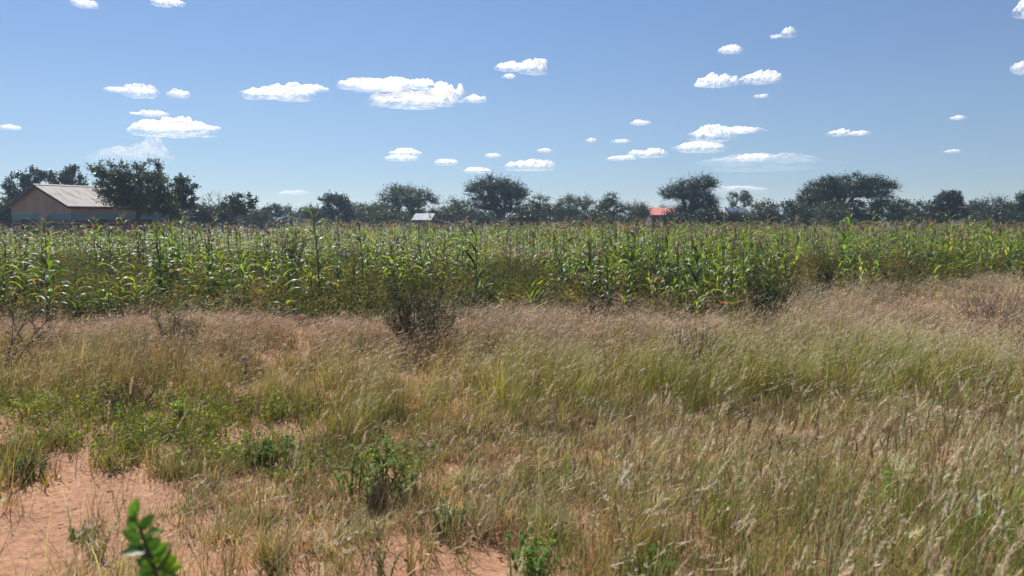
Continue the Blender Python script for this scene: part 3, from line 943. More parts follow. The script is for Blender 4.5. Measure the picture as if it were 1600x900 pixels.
# ------------------------------------------------------------------ maize
MG = [(0.065, 0.118, 0.032), (0.105, 0.160, 0.032), (0.040, 0.076, 0.036), (0.155, 0.195, 0.038)]
def leaf_strip(b, base, az, th0, th1, L, w, c0, c1, segs=8, fold=.35, wave=.0):
    P = np.array(base, float)
    dirh = np.array([math.cos(az), math.sin(az), 0])
    side = np.array([-math.sin(az), math.cos(az), 0])
    V, C = [], []
    ph = random.uniform(0, 6)
    tw = random.uniform(-.5, .5)
    for i in range(segs + 1):
        s = i / segs
        th = th0 + (th1 - th0) * s ** 1.25
        if i:
            P = P + L / segs * (dirh * math.sin(th) + np.array([0, 0, math.cos(th)]))
        nrm = -dirh * math.cos(th) + np.array([0, 0, math.sin(th)])
        a = tw * s * 1.5
        sd = side * math.cos(a) + nrm * math.sin(a)
        nr = nrm * math.cos(a) - side * math.sin(a)
        ww = w * .5 * min(1, .45 + 2.2 * s) * (1 - s ** 2.2) ** .8 if i < segs else 0.001
        wv = wave * math.sin(s * 11 + ph)
        c = np.array(c0) * (1 - s) + np.array(c1) * s
        V += [P - sd * ww + nr * (fold * ww + wv * w), P, P + sd * ww + nr * (fold * ww - wv * w)]
        C += [c, c * 1.15, c]
    Q = []
    for i in range(segs):
        k = 3 * i
        Q += [(k, k + 1, k + 4, k + 3), (k + 1, k + 2, k + 5, k + 4)]
    b.add(V, Q, None, np.array(C))

def maize_parts(H, nl, tassel, col, segs=8, mature=False, stalk_k=6, spread=1.0, Lmax=.62, yellow=0.0):
    sb, lb, tb = Batch(), Batch(), Batch()
    bend = (random.uniform(-.05, .05), random.uniform(-.05, .05))
    pos = lambda t: np.array([bend[0] * H * t * t, bend[1] * H * t * t, H * t])
    n = 5
    P0 = np.array([pos(i / n) for i in range(n)]); P1 = np.array([pos((i + 1) / n) for i in range(n)])
    r = .013 * H / 1.5
    rs = np.linspace(r, r * .45, n + 1)
    P0[0, 2] = -.08
    tubes(sb, P0, P1, rs[:-1], rs[1:], np.array(col) * 1.1, k=stalk_k)
    az0 = random.uniform(0, 6.28)
    for i in range(nl):
        t = .06 + .90 * (i / max(1, nl - 1)) ** .95
        az = az0 + math.pi * (i % 2) + random.gauss(0, .45)
        mid = math.sin(math.pi * min(1, .2 + .75 * t))
        L = Lmax * (.5 + .5 * mid) * random.uniform(.8, 1.12) * min(1, H / 1.1)
        w = random.uniform(.042, .068) * (.6 + .4 * mid) * min(1.1, .45 + .5 * H)
        up = t > .82
        th0 = random.uniform(.3, .7) if not up else random.uniform(.12, .45)
        th1 = random.uniform(1.7, 3.0) * spread if not up else random.uniform(1.1, 2.5) * spread
        c = np.array(col) * math.exp(random.gauss(0, .28))
        c1 = c * random.uniform(.9, 1.1)
        if t < .35 and random.random() < (.55 if mature else .2) + yellow:
            c = np.array([.15, .15, .07]); c1 = np.array([.22, .19, .12]); th1 += .3
        leaf_strip(lb, pos(t), az, th0, th1, L, w, c, c1, segs=segs, wave=.12 if segs > 5 else 0)
    if tassel:
        top = pos(.98)
        c = random.choice([(.30, .19, .15), (.33, .24, .17), (.26, .16, .14)])
        nb = 13 if segs > 5 else 9
        bs = np.tile(top, (nb, 1)); bs[:, 2] += rng.uniform(0, .08, nb)
        ribbons(tb, bs, rng.uniform(.12, .25, nb), rng.uniform(0, 6.28, nb), rng.uniform(.1, .6, nb), rng.uniform(.7, 2.0, nb),
                .010 if segs > 5 else .020, jit(c, nb, .1), jit(np.array(c) * 1.15, nb, .1), segs=3 if segs > 5 else 2, taper=.3, wmin=.6)
        ribbons(tb, bs[:2], .22, 0, 0, .2, .011, np.array(c), np.array(c), segs=2, taper=.3, wmin=.6)
    eb = None
    if mature and segs > 5:
        eb = Batch()
        p = pos(.5); d = np.array([math.cos(az0 + 1.2), math.sin(az0 + 1.2), 1.6]); d /= np.linalg.norm(d)
        pts = [p + d * k * .055 for k in range(5)]
        rr = [.010, .024, .026, .018, .004]
        tubes(eb, pts[:-1], pts[1:], rr[:-1], rr[1:], np.array([.14, .18, .06]), k=7)
        ns = 12
        ribbons(eb, np.tile(pts[-1], (ns, 1)), .07, rng.uniform(0, 6.28, ns), .2, rng.uniform(.8, 2.2, ns), .004, np.array([.25, .12, .07]), np.array([.18, .08, .05]), segs=2)
    return sb, lb, tb, eb

MAIZE_G = 'maize plants in the near rows of the field'
def maize_proto(loc, label, *a, **k):
    root = empty('maize_plant', loc, random.uniform(0, 6.28))
    sb, lb, tb, eb = maize_parts(*a, **k)
    sb.obj('stalk', M_stalk, root, True)
    lb.obj('foliage', M_maize, root, True)
    if tb.n: tb.obj('tassel', M_tassel, root)
    if eb is not None: eb.obj('ear', M_stalk, root, True)
    return tag(root, label, 'maize plant', MAIZE_G)

def gz(x, y): return float(height(x, y))
def gp(u, v):
    x, y = on_ground(u, v)
    return (x, y, gz(x, y))

# single plants one can point to
single = [((829, 498), 'bright yellow green maize plant standing forward of the others at centre', dict(H=.62, nl=9, tassel=False, col=(.16, .24, .03), spread=.55, Lmax=.85)),
          ((1088, 512), 'yellowing maize plant at the field edge near the orange flower', dict(H=.55, nl=8, tassel=False, col=(.17, .22, .04), yellow=.5, spread=1.0)),
          ((1476, 492), 'lone small maize plant standing in the dry grass at right', dict(H=.55, nl=8, tassel=False, col=(.11, .16, .04))),
          ((232, 480), 'small light green maize plant in the soil gap at left', dict(H=.45, nl=7, tassel=False, col=(.12, .20, .03), spread=.7)),
          ((75, 502), 'bushy dark green maize clump at the left end of the front row', dict(H=.95, nl=12, tassel=False, col=(.05, .10, .03), Lmax=.8)),
          ((122, 500), 'broad leaved maize plant beside the dark clump at left', dict(H=.75, nl=11, tassel=False, col=(.07, .13, .03), Lmax=.8)),
          ((780, 500), 'small maize plant with yellow dying leaves left of the bright one', dict(H=.4, nl=7, tassel=False, col=(.20, .22, .05), yellow=.6)),
          ((745, 486), 'upright narrow maize plant with very dark stem at centre', dict(H=1.35, nl=9, tassel=False, col=(.035, .07, .035), spread=.6, Lmax=.6)),
          ((500, 480), 'tall maize plant reaching into the treeline left of centre', dict(H=1.85, nl=12, tassel=False, col=(.05, .10, .03), Lmax=.6)),
          ((568, 470), 'tall tasselled maize plant right of the very tall one', dict(H=1.5, nl=11, tassel=True, col=(.07, .13, .03))),
          ((1120, 470), 'pale curled leaf maize plant at right of centre', dict(H=1.0, nl=11, tassel=False, col=(.13, .19, .05), Lmax=.8)),
          ((1345, 478), 'yellow green maize plant at the grass edge on the right', dict(H=.8, nl=9, tassel=False, col=(.15, .21, .04)))]
taken = []
for (uv, lab, kw) in single:
    p = gp(*uv); taken.append(p)
    maize_proto(p, lab, **kw)

protos = {}
kinds = {
    'young': ('short leafy green maize plant without tassel in the front rows', [dict(H=h, nl=n, tassel=False, col=MG[i % 4], Lmax=.60) for i, (h, n) in enumerate([(.60, 10), (.72, 11), (.5, 9), (.8, 11), (.66, 10)])]),
    'tall': ('waist-high green maize plant without tassel behind the front row', [dict(H=h, nl=12, tassel=False, col=MG[(i + 1) % 4], Lmax=.62) for i, h in enumerate([.88, 1.0, .82, .95, 1.1])]),
    'tassel': ('maize plant with brown pink tassel in the near rows', [dict(H=h, nl=12, tassel=True, mature=True, col=MG[i % 3], Lmax=.58) for i, h in enumerate([1.05, 1.2, 1.0, 1.15, 1.45])])}

# planting positions on a loose grid
gx, gy = np.meshgrid(np.arange(-64, 64, .62), np.arange(11, 62, .52))
px_, py_ = gx.ravel() + rng.normal(0, .17, gx.size), gy.ravel() + rng.normal(0, .17, gx.size)
fd = field_depth(px_, py_)
frustum = np.abs(px_) < py_ * .74 + 4
gapn = fbm(px_ * .5, py_ * .5, 71, 3)
ok = (fd > .05 + 3.6 * np.clip(fbm(px_ * .55, np.zeros_like(px_), 72, 3) - .42, 0, 1)) & frustum & (rng.random(len(px_)) < np.clip((gapn - .355) * 5, .08, .88))
# leave the house plot and its garden clear
hx, hy = C0[0], C0[1]
ok &= ~((px_ < hx + 13) & (py_ > 43.0) & (px_ < -12))
# thinner weedy patch on the right
ut, vt = to_px(px_, py_)
ok &= ~((ut > 1180) & (fd < 5) & (rng.random(len(px_)) < .45))
ok &= ~((np.abs(ut - 150) < 95) & (np.abs(vt - 470) < 14) & (rng.random(len(px_)) < .8))
ok &= ~((np.abs(ut - 300) < 45) & (np.abs(vt - 484) < 12) & (rng.random(len(px_)) < .8))
for (tx, ty, _) in taken:
    ok &= np.hypot(px_ - tx, py_ - ty) > .3
px_, py_ = px_[ok], py_[ok]
fd = field_depth(px_, py_)
ut, vt = to_px(px_, py_)
inview = (ut > -15) & (ut < 1615)
# those that show largest: nearest first
score = np.where(inview, py_ + 0.0, 1e3)
idx = np.argsort(score)
near_idx = idx[:285]
near_set = np.zeros(len(px_), bool); near_set[near_idx] = True

def kind_of(fd_, u_, rnd):
    big = fbm(np.array(px_cur * .25), np.array(py_cur * .25), 55, 2)
    return None
vigor = fbm(px_ * .22, py_ * .22, 55, 2)
first = {}
used_label_sep = {}
def which(i):
    f, r_ = fd[i] + (vigor[i] - .5) * 3, random.random()
    if f < 1.2: return 'young' if r_ < .85 else 'tall'
    if f < 3.2: return 'young' if r_ < .3 else ('tall' if r_ < .8 else 'tassel')
    return 'tall' if r_ < .5 else 'tassel'
for i in near_idx:
    k = which(i)
    lab, specs = kinds[k]
    j = random.randrange(len(specs))
    loc = (px_[i], py_[i], gz(px_[i], py_[i]))
    s = random.uniform(.75, 1.15) * (.75 + .5 * vigor[i]) 
    if (k, j) not in first:
        o = maize_proto(loc, lab, **specs[j])
        o.scale = (s,) * 3
        first[(k, j)] = o
    else:
        o = dup(first[(k, j)], loc, random.uniform(0, 6.28), (s, s, s * random.uniform(.92, 1.08)), (random.gauss(0, .09), random.gauss(0, .09)))
        o['label'] = lab

# the rest of the field: one mass
def tile(b, arr, X, Y, Z, A, SC, CM=None):
    V, Q, T, C = arr
    n = len(X)
    ca, sa = np.cos(A), np.sin(A)
    W = np.empty((n, len(V), 3), np.float32)
    W[..., 0] = (V[None, :, 0] * ca[:, None] - V[None, :, 1] * sa[:, None]) * SC[:, None] + X[:, None]
    W[..., 1] = (V[None, :, 0] * sa[:, None] + V[None, :, 1] * ca[:, None]) * SC[:, None] + Y[:, None]
    W[..., 2] = V[None, :, 2] * SC[:, None] + Z[:, None]
    off = np.arange(n) * len(V)
    Qn = (Q[None] + off[:, None, None]).reshape(-1, 4) if len(Q) else None
    Tn = (T[None] + off[:, None, None]).reshape(-1, 3) if len(T) else None
    CC = np.broadcast_to(C[None], (n,) + C.shape)
    if CM is not None: CC = CC * CM[:, None, :]
    b.add(W.reshape(-1, 3), Qn, Tn, CC.reshape(-1, 3))

rest = ~near_set
fieldb, fieldt = Batch(), Batch()
zones = [(0, 30, 5, 10), (30, 200, 4, 9)]
for (d0, d1, segs, nl) in zones:
    variants = []
    for v_ in range(8):
        mature = v_ % 4 != 0
        Hh = random.uniform(.95, 1.2)
        variants.append(maize_parts(Hh, nl, mature, MG[v_ % 4], segs=segs, mature=mature, stalk_k=3, Lmax=.58))
    sel = np.where(rest & (py_ >= d0) & (py_ < d1))[0]
    vi = rng.integers(0, 8, len(sel))
    for v_ in range(8):
        s_ = sel[vi == v_]
        if not len(s_): continue
        bb = Batch()
        for part in variants[v_][:2]:
            if part.n: bb.add(*part.arrays())
        A = rng.uniform(0, 6.28, len(s_)); SC = rng.uniform(.72, 1.1, len(s_)) * (.78 + .36 * vigor[s_]) * (1 + .18 * np.clip((py_[s_] - 25) / 20, 0, 1)) * np.where(rng.random(len(s_)) < .04, 1.35, 1)
        CM = np.exp(rng.normal(0, .22, (len(s_), 1)) + rng.normal(0, .10, (len(s_), 3)))
        tile(fieldb, bb.arrays(), px_[s_], py_[s_], height(px_[s_], py_[s_]), A, SC, CM)
        if variants[v_][2].n: tile(fieldt, variants[v_][2].arrays(), px_[s_], py_[s_], height(px_[s_], py_[s_]), A, SC, CM)
fo_ = fieldb.obj('maize_field', M_maize, smooth=True)
tag(fo_, 'mass of maize plants filling the field behind the near rows', 'maize field', kind='stuff')
ft_ = fieldt.obj('tassels', M_tassel, fo_)
ft_['kind'] = 'stuff'

# ------------------------------------------------------------------ grass zones (ground pixels)
def gauss(u, v, cu, cv, su, sv): return np.exp(-((u - cu) / su) ** 2 - ((v - cv) / sv) ** 2)
def bare_amount(u, v):
    b = 0
    for (cu, cv, su, sv, a) in [(60, 835, 150, 60, 1), (190, 800, 110, 45, 1), (385, 895, 100, 26, .95), (150, 880, 130, 40, .9), (30, 900, 90, 50, .8), (290, 830, 40, 30, .3),
                                (700, 735, 130, 20, .40), (880, 718, 150, 18, .38), (1090, 700, 90, 20, .15), (950, 850, 80, 26, .7), (575, 868, 60, 18, .4),
                                (1270, 668, 170, 18, .10), (750, 780, 80, 22, .3), (160, 760, 120, 18, .6), (470, 770, 60, 12, .4), (620, 870, 90, 22, .5), (1180, 640, 60, 14, .1)]:
        b = b + a * gauss(u, v, cu, cv, su, sv)
    return np.clip(b, 0, 1)

def weights(u, v):
    n1 = fbm(u / 90, v / 45, 101, 3)
    n2 = fbm(u / 60, v / 30, 202, 3)
    far = 1 / (1 + np.exp((v - 585) / 14.0))
    A = far * (gauss(u, v, 250, 545, 480, 60) + gauss(u, v, 700, 540, 260, 45) * .9 + gauss(u, v, 1500, 520, 230, 60) * 1.2 + gauss(u, v, 1080, 560, 130, 60) * .7) * .85 * (0.1 + 1.6 * n1)
    C = (gauss(u, v, 1320, 610, 190, 45) * 2.0 + gauss(u, v, 1560, 625, 140, 42) * 1.1 + gauss(u, v, 930, 640, 180, 45) * .65 + gauss(u, v, 520, 700, 110, 50) * .8 + gauss(u, v, 1050, 655, 120, 35) * .8
         + gauss(u, v, 1500, 920, 420, 90) * 1.6 + gauss(u, v, 800, 905, 200, 60) * .7) * (.35 + 1.3 * n2)
    E = (gauss(u, v, 60, 690, 240, 55) + gauss(u, v, 300, 680, 220, 55) * 1.1 + gauss(u, v, 430, 720, 120, 40) + gauss(u, v, 590, 745, 60, 40) * .7
         + gauss(u, v, 850, 900, 190, 35) * .8 + gauss(u, v, 1500, 890, 260, 70) * .7 + gauss(u, v, 150, 478, 120, 16)) * (.3 + 1.4 * n1)
    Ssh = (gauss(u, v, 430, 800, 280, 70) * 1.5 + gauss(u, v, 860, 750, 340, 70) * 1.7 + gauss(u, v, 1350, 700, 330, 50) * 1.9 + gauss(u, v, 1150, 750, 230, 70) * 1.4 + gauss(u, v, 1500, 760, 200, 60) * .6) * (.5 + n2)
    Bm = .42 + .5 * n1
    return A, Bm, C, Ssh, E + .9 * np.clip(fbm(u / 40 + 9, v / 18, 303, 3) - .52, 0, 1)

def sample_ground(n, y0=1.1, y1=24.0):
    """points spread evenly over the verge between camera and crop"""
    y = np.sqrt(rng.uniform(y0 ** 2, y1 ** 2, n))
    x = rng.uniform(-1, 1, n) * (y * .74 + 2.2)
    return x, y

N_T = 104000
tx, ty = sample_ground(N_T)
fdt = field_depth(tx, ty)
keep = fdt < .15 + .35 * rng.normal(0, 1, len(tx)) + 3.2 * np.clip(fbm(tx * .55, np.zeros_like(tx), 72, 3) - .44, 0, 1)
tx, ty = tx[keep], ty[keep]
tu, tv = to_px(tx, ty)
tb_ = bare_amount(tu, tv)
clump = fbm(tx * 2.3, ty * 2.3, 400, 3)
clump2 = fbm(tx * .8, ty * .8, 431, 3)
cover = gauss(tu, tv, 200, 660, 420, 90) + gauss(tu, tv, 1320, 610, 260, 60) + .6 * gauss(tu, tv, 900, 620, 300, 60)
cover = cover + .9 * gauss(tu, tv, 450, 815, 150, 60) + .6 * gauss(tu, tv, 520, 560, 520, 45) + .75 * gauss(tu, tv, 1350, 710, 420, 60) + .5 * gauss(tu, tv, 850, 780, 330, 60)
strip = np.where(tu < 620, np.clip(-field_depth(tx, ty) / 1.4, .12, 1), 1)
dens = strip * np.clip(1.0 - 1.1 * tb_, 0, 1) * np.clip((clump - .36 + .25 * (clump2 - .5)) * 4 + cover * .5, .05, 1) * np.clip(.75 + .5 * cover, 0, 1)
keep = rng.random(len(tx)) < dens
tx, ty, tu, tv = tx[keep], ty[keep], tu[keep], tv[keep]
clump_k = clump[keep]
WA = np.stack(weights(tu, tv), 1)
WA = WA ** 1.5
cum = np.cumsum(WA / WA.sum(1, keepdims=True), 1)
tk = (rng.random(len(tx))[:, None] > cum).sum(1).clip(0, 4)
ex, ey = sample_ground(60000, 2.7, 9.5)
eu, ev = to_px(ex, ey)
es = weights(eu, ev)[3]
kp = (rng.random(len(ex)) < np.clip(es * .9 - .15, 0, .5) * (.30 + .5 * (fbm(ex * 3, ey * 3, 808, 2) > .5)) * np.where((eu > 1000) & (ev > 790), .2, 1) * (1 - .95 * np.clip(bare_amount(eu, ev) * 1.7, 0, 1)))
ex, ey, eu, ev = ex[kp], ey[kp], eu[kp], ev[kp]
tx, ty, tu, tv = [np.concatenate(p) for p in ((tx, ex), (ty, ey), (tu, eu), (tv, ev))]
clump_k = np.concatenate([clump_k, np.full(len(ex), .45)])
tk = np.concatenate([tk, np.full(len(ex), 3)])
print('tufts', len(tx), np.bincount(tk))

dry, green, forb, seed = Batch(), Batch(), Batch(), Batch()
def tuft_blades(sel, nb, spread):
    i = np.repeat(sel, nb)
    a, r_ = rng.uniform(0, 6.28, len(i)), np.abs(rng.normal(0, spread, len(i)))
    x, y = tx[i] + np.cos(a) * r_, ty[i] + np.sin(a) * r_
    return i, np.stack([x, y, height(x, y) - .008], 1), a
def lean_az(n, wind=.9, spread=1.2):
    return rng.normal(0, spread * 1.35, n) * wind           # around +x : the wind lays the tops to the right

_a, _b, _c, _s, _e = weights(tu, tv)
right_far = np.clip((tu - 1250) / 200, 0, 1) * np.clip((600 - tv) / 60, 0, 1)
tuft_h = np.exp(rng.normal(0, .22, len(tx))) * (1 - .62 * np.clip(_s - .15, 0, 1)) * (1 - .45 * np.clip(_e - .2, 0, 1))
tuft_c = np.exp(rng.normal(0, .30, (len(tx), 1)) + rng.normal(0, .13, (len(tx), 3)))
edge_cut = np.where(tu < 640, np.clip((-field_depth(tx, ty) + .1) / 2.6, .22, 1), np.where(tu < 1150, np.clip((-field_depth(tx, ty) + .5) / 1.8, .4, 1), 1.0))
tuft_h = tuft_h * edge_cut * (1 - .35 * right_far) * (.82 + .5 * np.clip(clump_k - .4, -.4, .6) * 2)
near_cut = np.clip((ty - 1.0) / 1.6, .35, 1)        # keeps the tops right below the lens out of its view
def wfac(y): return 1.1 + .05 * y                       # real blades differ 2-6 mm

# A: fine purple brown dry grass with airy heads
s_ = np.where(tk == 0)[0]
tuft_c[s_] = np.exp(rng.normal(-.05, .45, (len(s_), 1)) + rng.normal(0, .1, (len(s_), 3)))
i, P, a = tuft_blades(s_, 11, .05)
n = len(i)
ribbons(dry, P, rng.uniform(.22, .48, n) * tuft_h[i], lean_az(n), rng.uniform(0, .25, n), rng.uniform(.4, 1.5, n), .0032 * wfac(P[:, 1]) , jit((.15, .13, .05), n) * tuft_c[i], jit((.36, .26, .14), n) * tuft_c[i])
i, P, a = tuft_blades(s_, 4, .05)
n = len(i)
tips = ribbons(dry, P, rng.uniform(.38, .60, n) * tuft_h[i], lean_az(n, 1, .8), rng.uniform(0, .2, n), rng.uniform(.5, 1.2, n), .0026 * wfac(P[:, 1]), jit((.24, .18, .10), n), jit((.38, .28, .22), n))
k = 6
ii = np.repeat(np.arange(n), k)
st = tips[ii] + np.stack([-rng.uniform(0, .12, n * k), rng.normal(0, .01, n * k), -rng.uniform(-.01, .07, n * k)], 1)
ribbons(seed, st, rng.uniform(.03, .085, n * k), rng.normal(0, 1.3, n * k), rng.uniform(.3, 1.3, n * k), rng.uniform(1, 2, n * k), .0034 * wfac(st[:, 1]), jit((.36, .25, .17), n * k) * tuft_c[i[ii]], jit((.48, .36, .25), n * k) * tuft_c[i[ii]], segs=1)

# B: straw and olive mixed
s_ = np.where(tk == 1)[0]
i, P, a = tuft_blades(s_, 16, .055)
n = len(i)
mixv = (rng.random((n, 1)) < .42)
nearf = (ty[i] < 3.6)
hfac = np.where(nearf, 1.25, 1.0) * near_cut[i]
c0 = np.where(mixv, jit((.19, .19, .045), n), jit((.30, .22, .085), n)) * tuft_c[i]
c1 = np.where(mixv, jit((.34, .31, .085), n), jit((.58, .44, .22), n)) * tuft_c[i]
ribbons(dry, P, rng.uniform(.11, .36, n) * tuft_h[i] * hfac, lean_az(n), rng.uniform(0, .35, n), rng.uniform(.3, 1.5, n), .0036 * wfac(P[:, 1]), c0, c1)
i, P, a = tuft_blades(s_, 2, .05)
n = len(i)
az = lean_az(n, 1, .7)
tips = ribbons(dry, P, rng.uniform(.32, .52, n) * tuft_h[i] * near_cut[i], az, rng.uniform(.05, .3, n), rng.uniform(.4, 1.25, n), .0024 * wfac(P[:, 1]), jit((.30, .24, .11), n), jit((.50, .41, .27), n), segs=4)
k = 7
ii = np.repeat(np.arange(n), k)
back = rng.uniform(0, .07, n * k)
st = tips[ii] - np.stack([np.cos(az[ii]) * back, np.sin(az[ii]) * back, back * .25 - .004], 1)
ribbons(seed, st, rng.uniform(.015, .035, n * k), az[ii] + rng.normal(0, .5, n * k), rng.uniform(.7, 1.4, n * k), rng.uniform(1, 2, n * k), .004 * wfac(st[:, 1]), jit((.45, .37, .26), n * k), jit((.6, .52, .40), n * k), segs=1)

# C: tall yellow green upright grass
s_ = np.where(tk == 2)[0]
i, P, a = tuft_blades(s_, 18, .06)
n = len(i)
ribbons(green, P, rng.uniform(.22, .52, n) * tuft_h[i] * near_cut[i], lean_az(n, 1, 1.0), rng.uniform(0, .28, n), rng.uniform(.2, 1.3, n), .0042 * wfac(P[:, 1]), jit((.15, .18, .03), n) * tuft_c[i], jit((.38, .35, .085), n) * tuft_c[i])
i, P, a = tuft_blades(s_, 3, .06)
n = len(i)
az = lean_az(n, 1, .6)
tips = ribbons(green, P, rng.uniform(.42, .66, n) * tuft_h[i] * near_cut[i], az, rng.uniform(.02, .2, n), rng.uniform(.5, 1.3, n), .0026 * wfac(P[:, 1]), jit((.25, .25, .09), n), jit((.44, .38, .22), n), segs=4)
k = 6
ii = np.repeat(np.arange(n), k)
back = rng.uniform(0, .09, n * k)
st = tips[ii] - np.stack([np.cos(az[ii]) * back, np.sin(az[ii]) * back, back * .4], 1)
ribbons(seed, st, rng.uniform(.02, .045, n * k), az[ii] + rng.normal(0, .4, n * k), rng.uniform(.5, 1.1, n * k), rng.uniform(.8, 1.6, n * k), .0036 * wfac(st[:, 1]), jit((.42, .35, .24), n * k), jit((.55, .48, .36), n * k), segs=1)

# D: short dry stubble
s_ = np.where(tk == 3)[0]
i, P, a = tuft_blades(s_, 30, .07)
n = len(i)
mixv = rng.random((n, 1)) < .2
ribbons(dry, P, rng.uniform(.06, .22, n) * np.clip(tuft_h[i] * 1.6, .6, 1.3), rng.normal(0, 1.6, n), rng.uniform(0, .7, n), rng.uniform(.3, 1.7, n), .004 * wfac(P[:, 1]),
        np.where(mixv, jit((.14, .14, .05), n), jit((.28, .215, .11), n)) * tuft_c[i], np.where(mixv, jit((.24, .22, .08), n), jit((.54, .43, .26), n)) * tuft_c[i], segs=2)

# E: low leafy ground cover
s_ = np.where(tk == 4)[0]
i, P, a = tuft_blades(s_, 5, .05)
n = len(i)
tips = ribbons(forb, P, rng.uniform(.08, .24, n) * near_cut[i], rng.uniform(0, 6.28, n), rng.uniform(0, .5, n), rng.uniform(.2, 1.0, n), .004, jit((.09, .10, .04), n), jit((.1, .13, .04), n), segs=2)
k = 9
ii = np.repeat(np.arange(n), k)
t = rng.uniform(.15, 1.05, n * k)[:, None]
LP = P[ii] * (1 - t) + tips[ii] * t + rng.normal(0, .018, (n * k, 3)) * np.array([1, 1, .6])
LP[:, 2] = np.maximum(LP[:, 2], height(LP[:, 0], LP[:, 1]) + .006)
diamonds(forb, LP, rng.uniform(.014, .034, n * k), jit((.11, .155, .032), n * k, .3, .1) * tuft_c[i[ii]], aspect=.5)
i, P, a = tuft_blades(s_, 7, .07)
n = len(i)
ribbons(green, P, rng.uniform(.10, .32, n) * near_cut[i], lean_az(n, 1, 1.4), rng.uniform(0, .4, n), rng.uniform(.3, 1.4, n), .0036 * wfac(P[:, 1]), jit((.15, .15, .05), n), jit((.28, .24, .12), n), segs=2)

# foxtail grass close to the lens, mostly at the lower right
nf = 2600
fy = rng.uniform(1.55, 4.6, nf); fx = rng.uniform(-1, 1, nf) * (fy * .72 + .3)
fu, fv = to_px(fx, fy)
pk = np.clip((fu - 760) / 600, .0, 1) ** 1.2 + .07
pk *= np.where(fy < 2.3, np.clip((fu - 900) / 900, .03, .6), 1)
kp = rng.random(nf) < pk
fx, fy = fx[kp], fy[kp]
nf = len(fx)
print('foxtails', nf)
fz = height(fx, fy)
Hs = np.minimum(rng.uniform(.34, .86, nf), CAM_H - .18 * fy - .55 + .10 * fy)
az = rng.normal(0, 1.0, nf)
P = np.stack([fx, fy, fz - .01], 1)
th1 = rng.uniform(.1, .75, nf)
tips = ribbons(green, P, Hs, az, rng.uniform(0, .12, nf), th1, .0036, jit((.20, .20, .07), nf), jit((.36, .30, .16), nf), segs=5, power=2, wmin=.5)
dirs = np.stack([np.sin(th1) * np.cos(az), np.sin(th1) * np.sin(az), np.cos(th1)], 1)
k = 46
ii = np.repeat(np.arange(nf), k)
hl = rng.uniform(.05, .10, nf)
t = rng.uniform(-.15, 1, nf * k)
pale = (rng.random(nf) < .42)[:, None]
hc = np.where(pale, jit((.80, .71, .53), nf, .08), jit((.34, .25, .14), nf, .3))
st = tips[ii] + dirs[ii] * (hl[ii] * (t - .6))[:, None]
# awns point along the axis and outward
ax_az = az[ii] + rng.normal(0, .9, nf * k); ax_th = th1[ii] + rng.normal(0, .33, nf * k)
ribbons(seed, st, rng.uniform(.012, .030, nf * k), ax_az, ax_th, ax_th + rng.normal(0, .15, nf * k), .0036, hc[ii] * .9, hc[ii] * 1.15, segs=1, phi=rng.uniform(0, 6.28, nf * k))
# their own blades
ii = np.repeat(np.arange(nf), 9)
n = len(ii)
Pb = P[ii] + np.stack([rng.normal(0, .04, n), rng.normal(0, .04, n), np.zeros(n)], 1)
mixv = rng.random((n, 1)) < .5
ribbons(green, Pb, rng.uniform(.18, .5, n) * np.minimum(1, Hs[ii] / .6), rng.normal(0, 1.8, n), rng.uniform(0, .3, n), rng.uniform(.3, 1.5, n), .0045,
        np.where(mixv, jit((.14, .20, .03), n), jit((.26, .24, .08), n)), np.where(mixv, jit((.24, .30, .05), n), jit((.52, .45, .24), n)), segs=4)

# flat dead litter and fallen straws
nl = 75000
lx, ly = sample_ground(nl, 2.6, 15)
lu, lv = to_px(lx, ly)
kp = (field_depth(lx, ly) < .5) & (rng.random(nl) < np.clip(1.0 - .5 * bare_amount(lu, lv), .4, 1))
lx, ly = lx[kp], ly[kp]
n = len(lx)
litter = Batch()
ribbons(litter, np.stack([lx, ly, height(lx, ly) + .006], 1), rng.uniform(.03, .14, n), rng.uniform(0, 6.28, n), rng.uniform(1.2, 1.5, n), rng.uniform(1.45, 1.65, n), .0038, jit((.34, .24, .15), n, .35), jit((.42, .31, .2), n, .35), segs=2)
tag(litter.obj('straw_litter', M_grass), 'dead straw lying on the red soil', 'litter', kind='stuff')

# weeds between the maize rows, green and dark
nw = 19000
wy = np.sqrt(rng.uniform(11.0 ** 2, 26 ** 2, nw)); wx = rng.uniform(-1, 1, nw) * (wy * .74 + 3)
wf = field_depth(wx, wy)
pat = fbm(wx * .55, wy * .55, 600, 3)
wu, wv_ = to_px(wx, wy)
kp = (wf > np.where(rng.random(nw) < .35, -.8, .0)) & (rng.random(nw) < np.clip((pat - .40) * 5, 0, 1) + .8 * gauss(wu, wv_, 150, 472, 120, 16) + .6 * (wu > 1150))
wx, wy, wu, wf_ = wx[kp], wy[kp], wu[kp], wf[kp]
n = len(wx)
wb = Batch()
ii = np.repeat(np.arange(n), 7)
m_ = len(ii)
P = np.stack([wx[ii] + rng.normal(0, .08, m_), wy[ii] + rng.normal(0, .08, m_), np.zeros(m_)], 1)
P[:, 2] = height(P[:, 0], P[:, 1])
wc = np.exp(rng.normal(0, .3, n))[ii][:, None] * np.where((rng.random((n, 1)) < .5 + .2 * (wu > 1150)[:, None]), np.array([[.12, .10, .06]]), np.array([[.042, .070, .038]]))[ii]
tips = ribbons(wb, P, rng.uniform(.10, .42, m_) * (.55 + .9 * np.clip(wf_[ii] / 4, 0, 1)) * (.6 + 1.1 * fbm(wx[ii] * .7, wy[ii] * .7, 91, 2)), rng.uniform(0, 6.28, m_), rng.uniform(0, .3, m_), rng.uniform(.2, .9, m_), .008, wc, wc * 1.2, segs=3)
k = 8
jj = np.repeat(np.arange(m_), k)
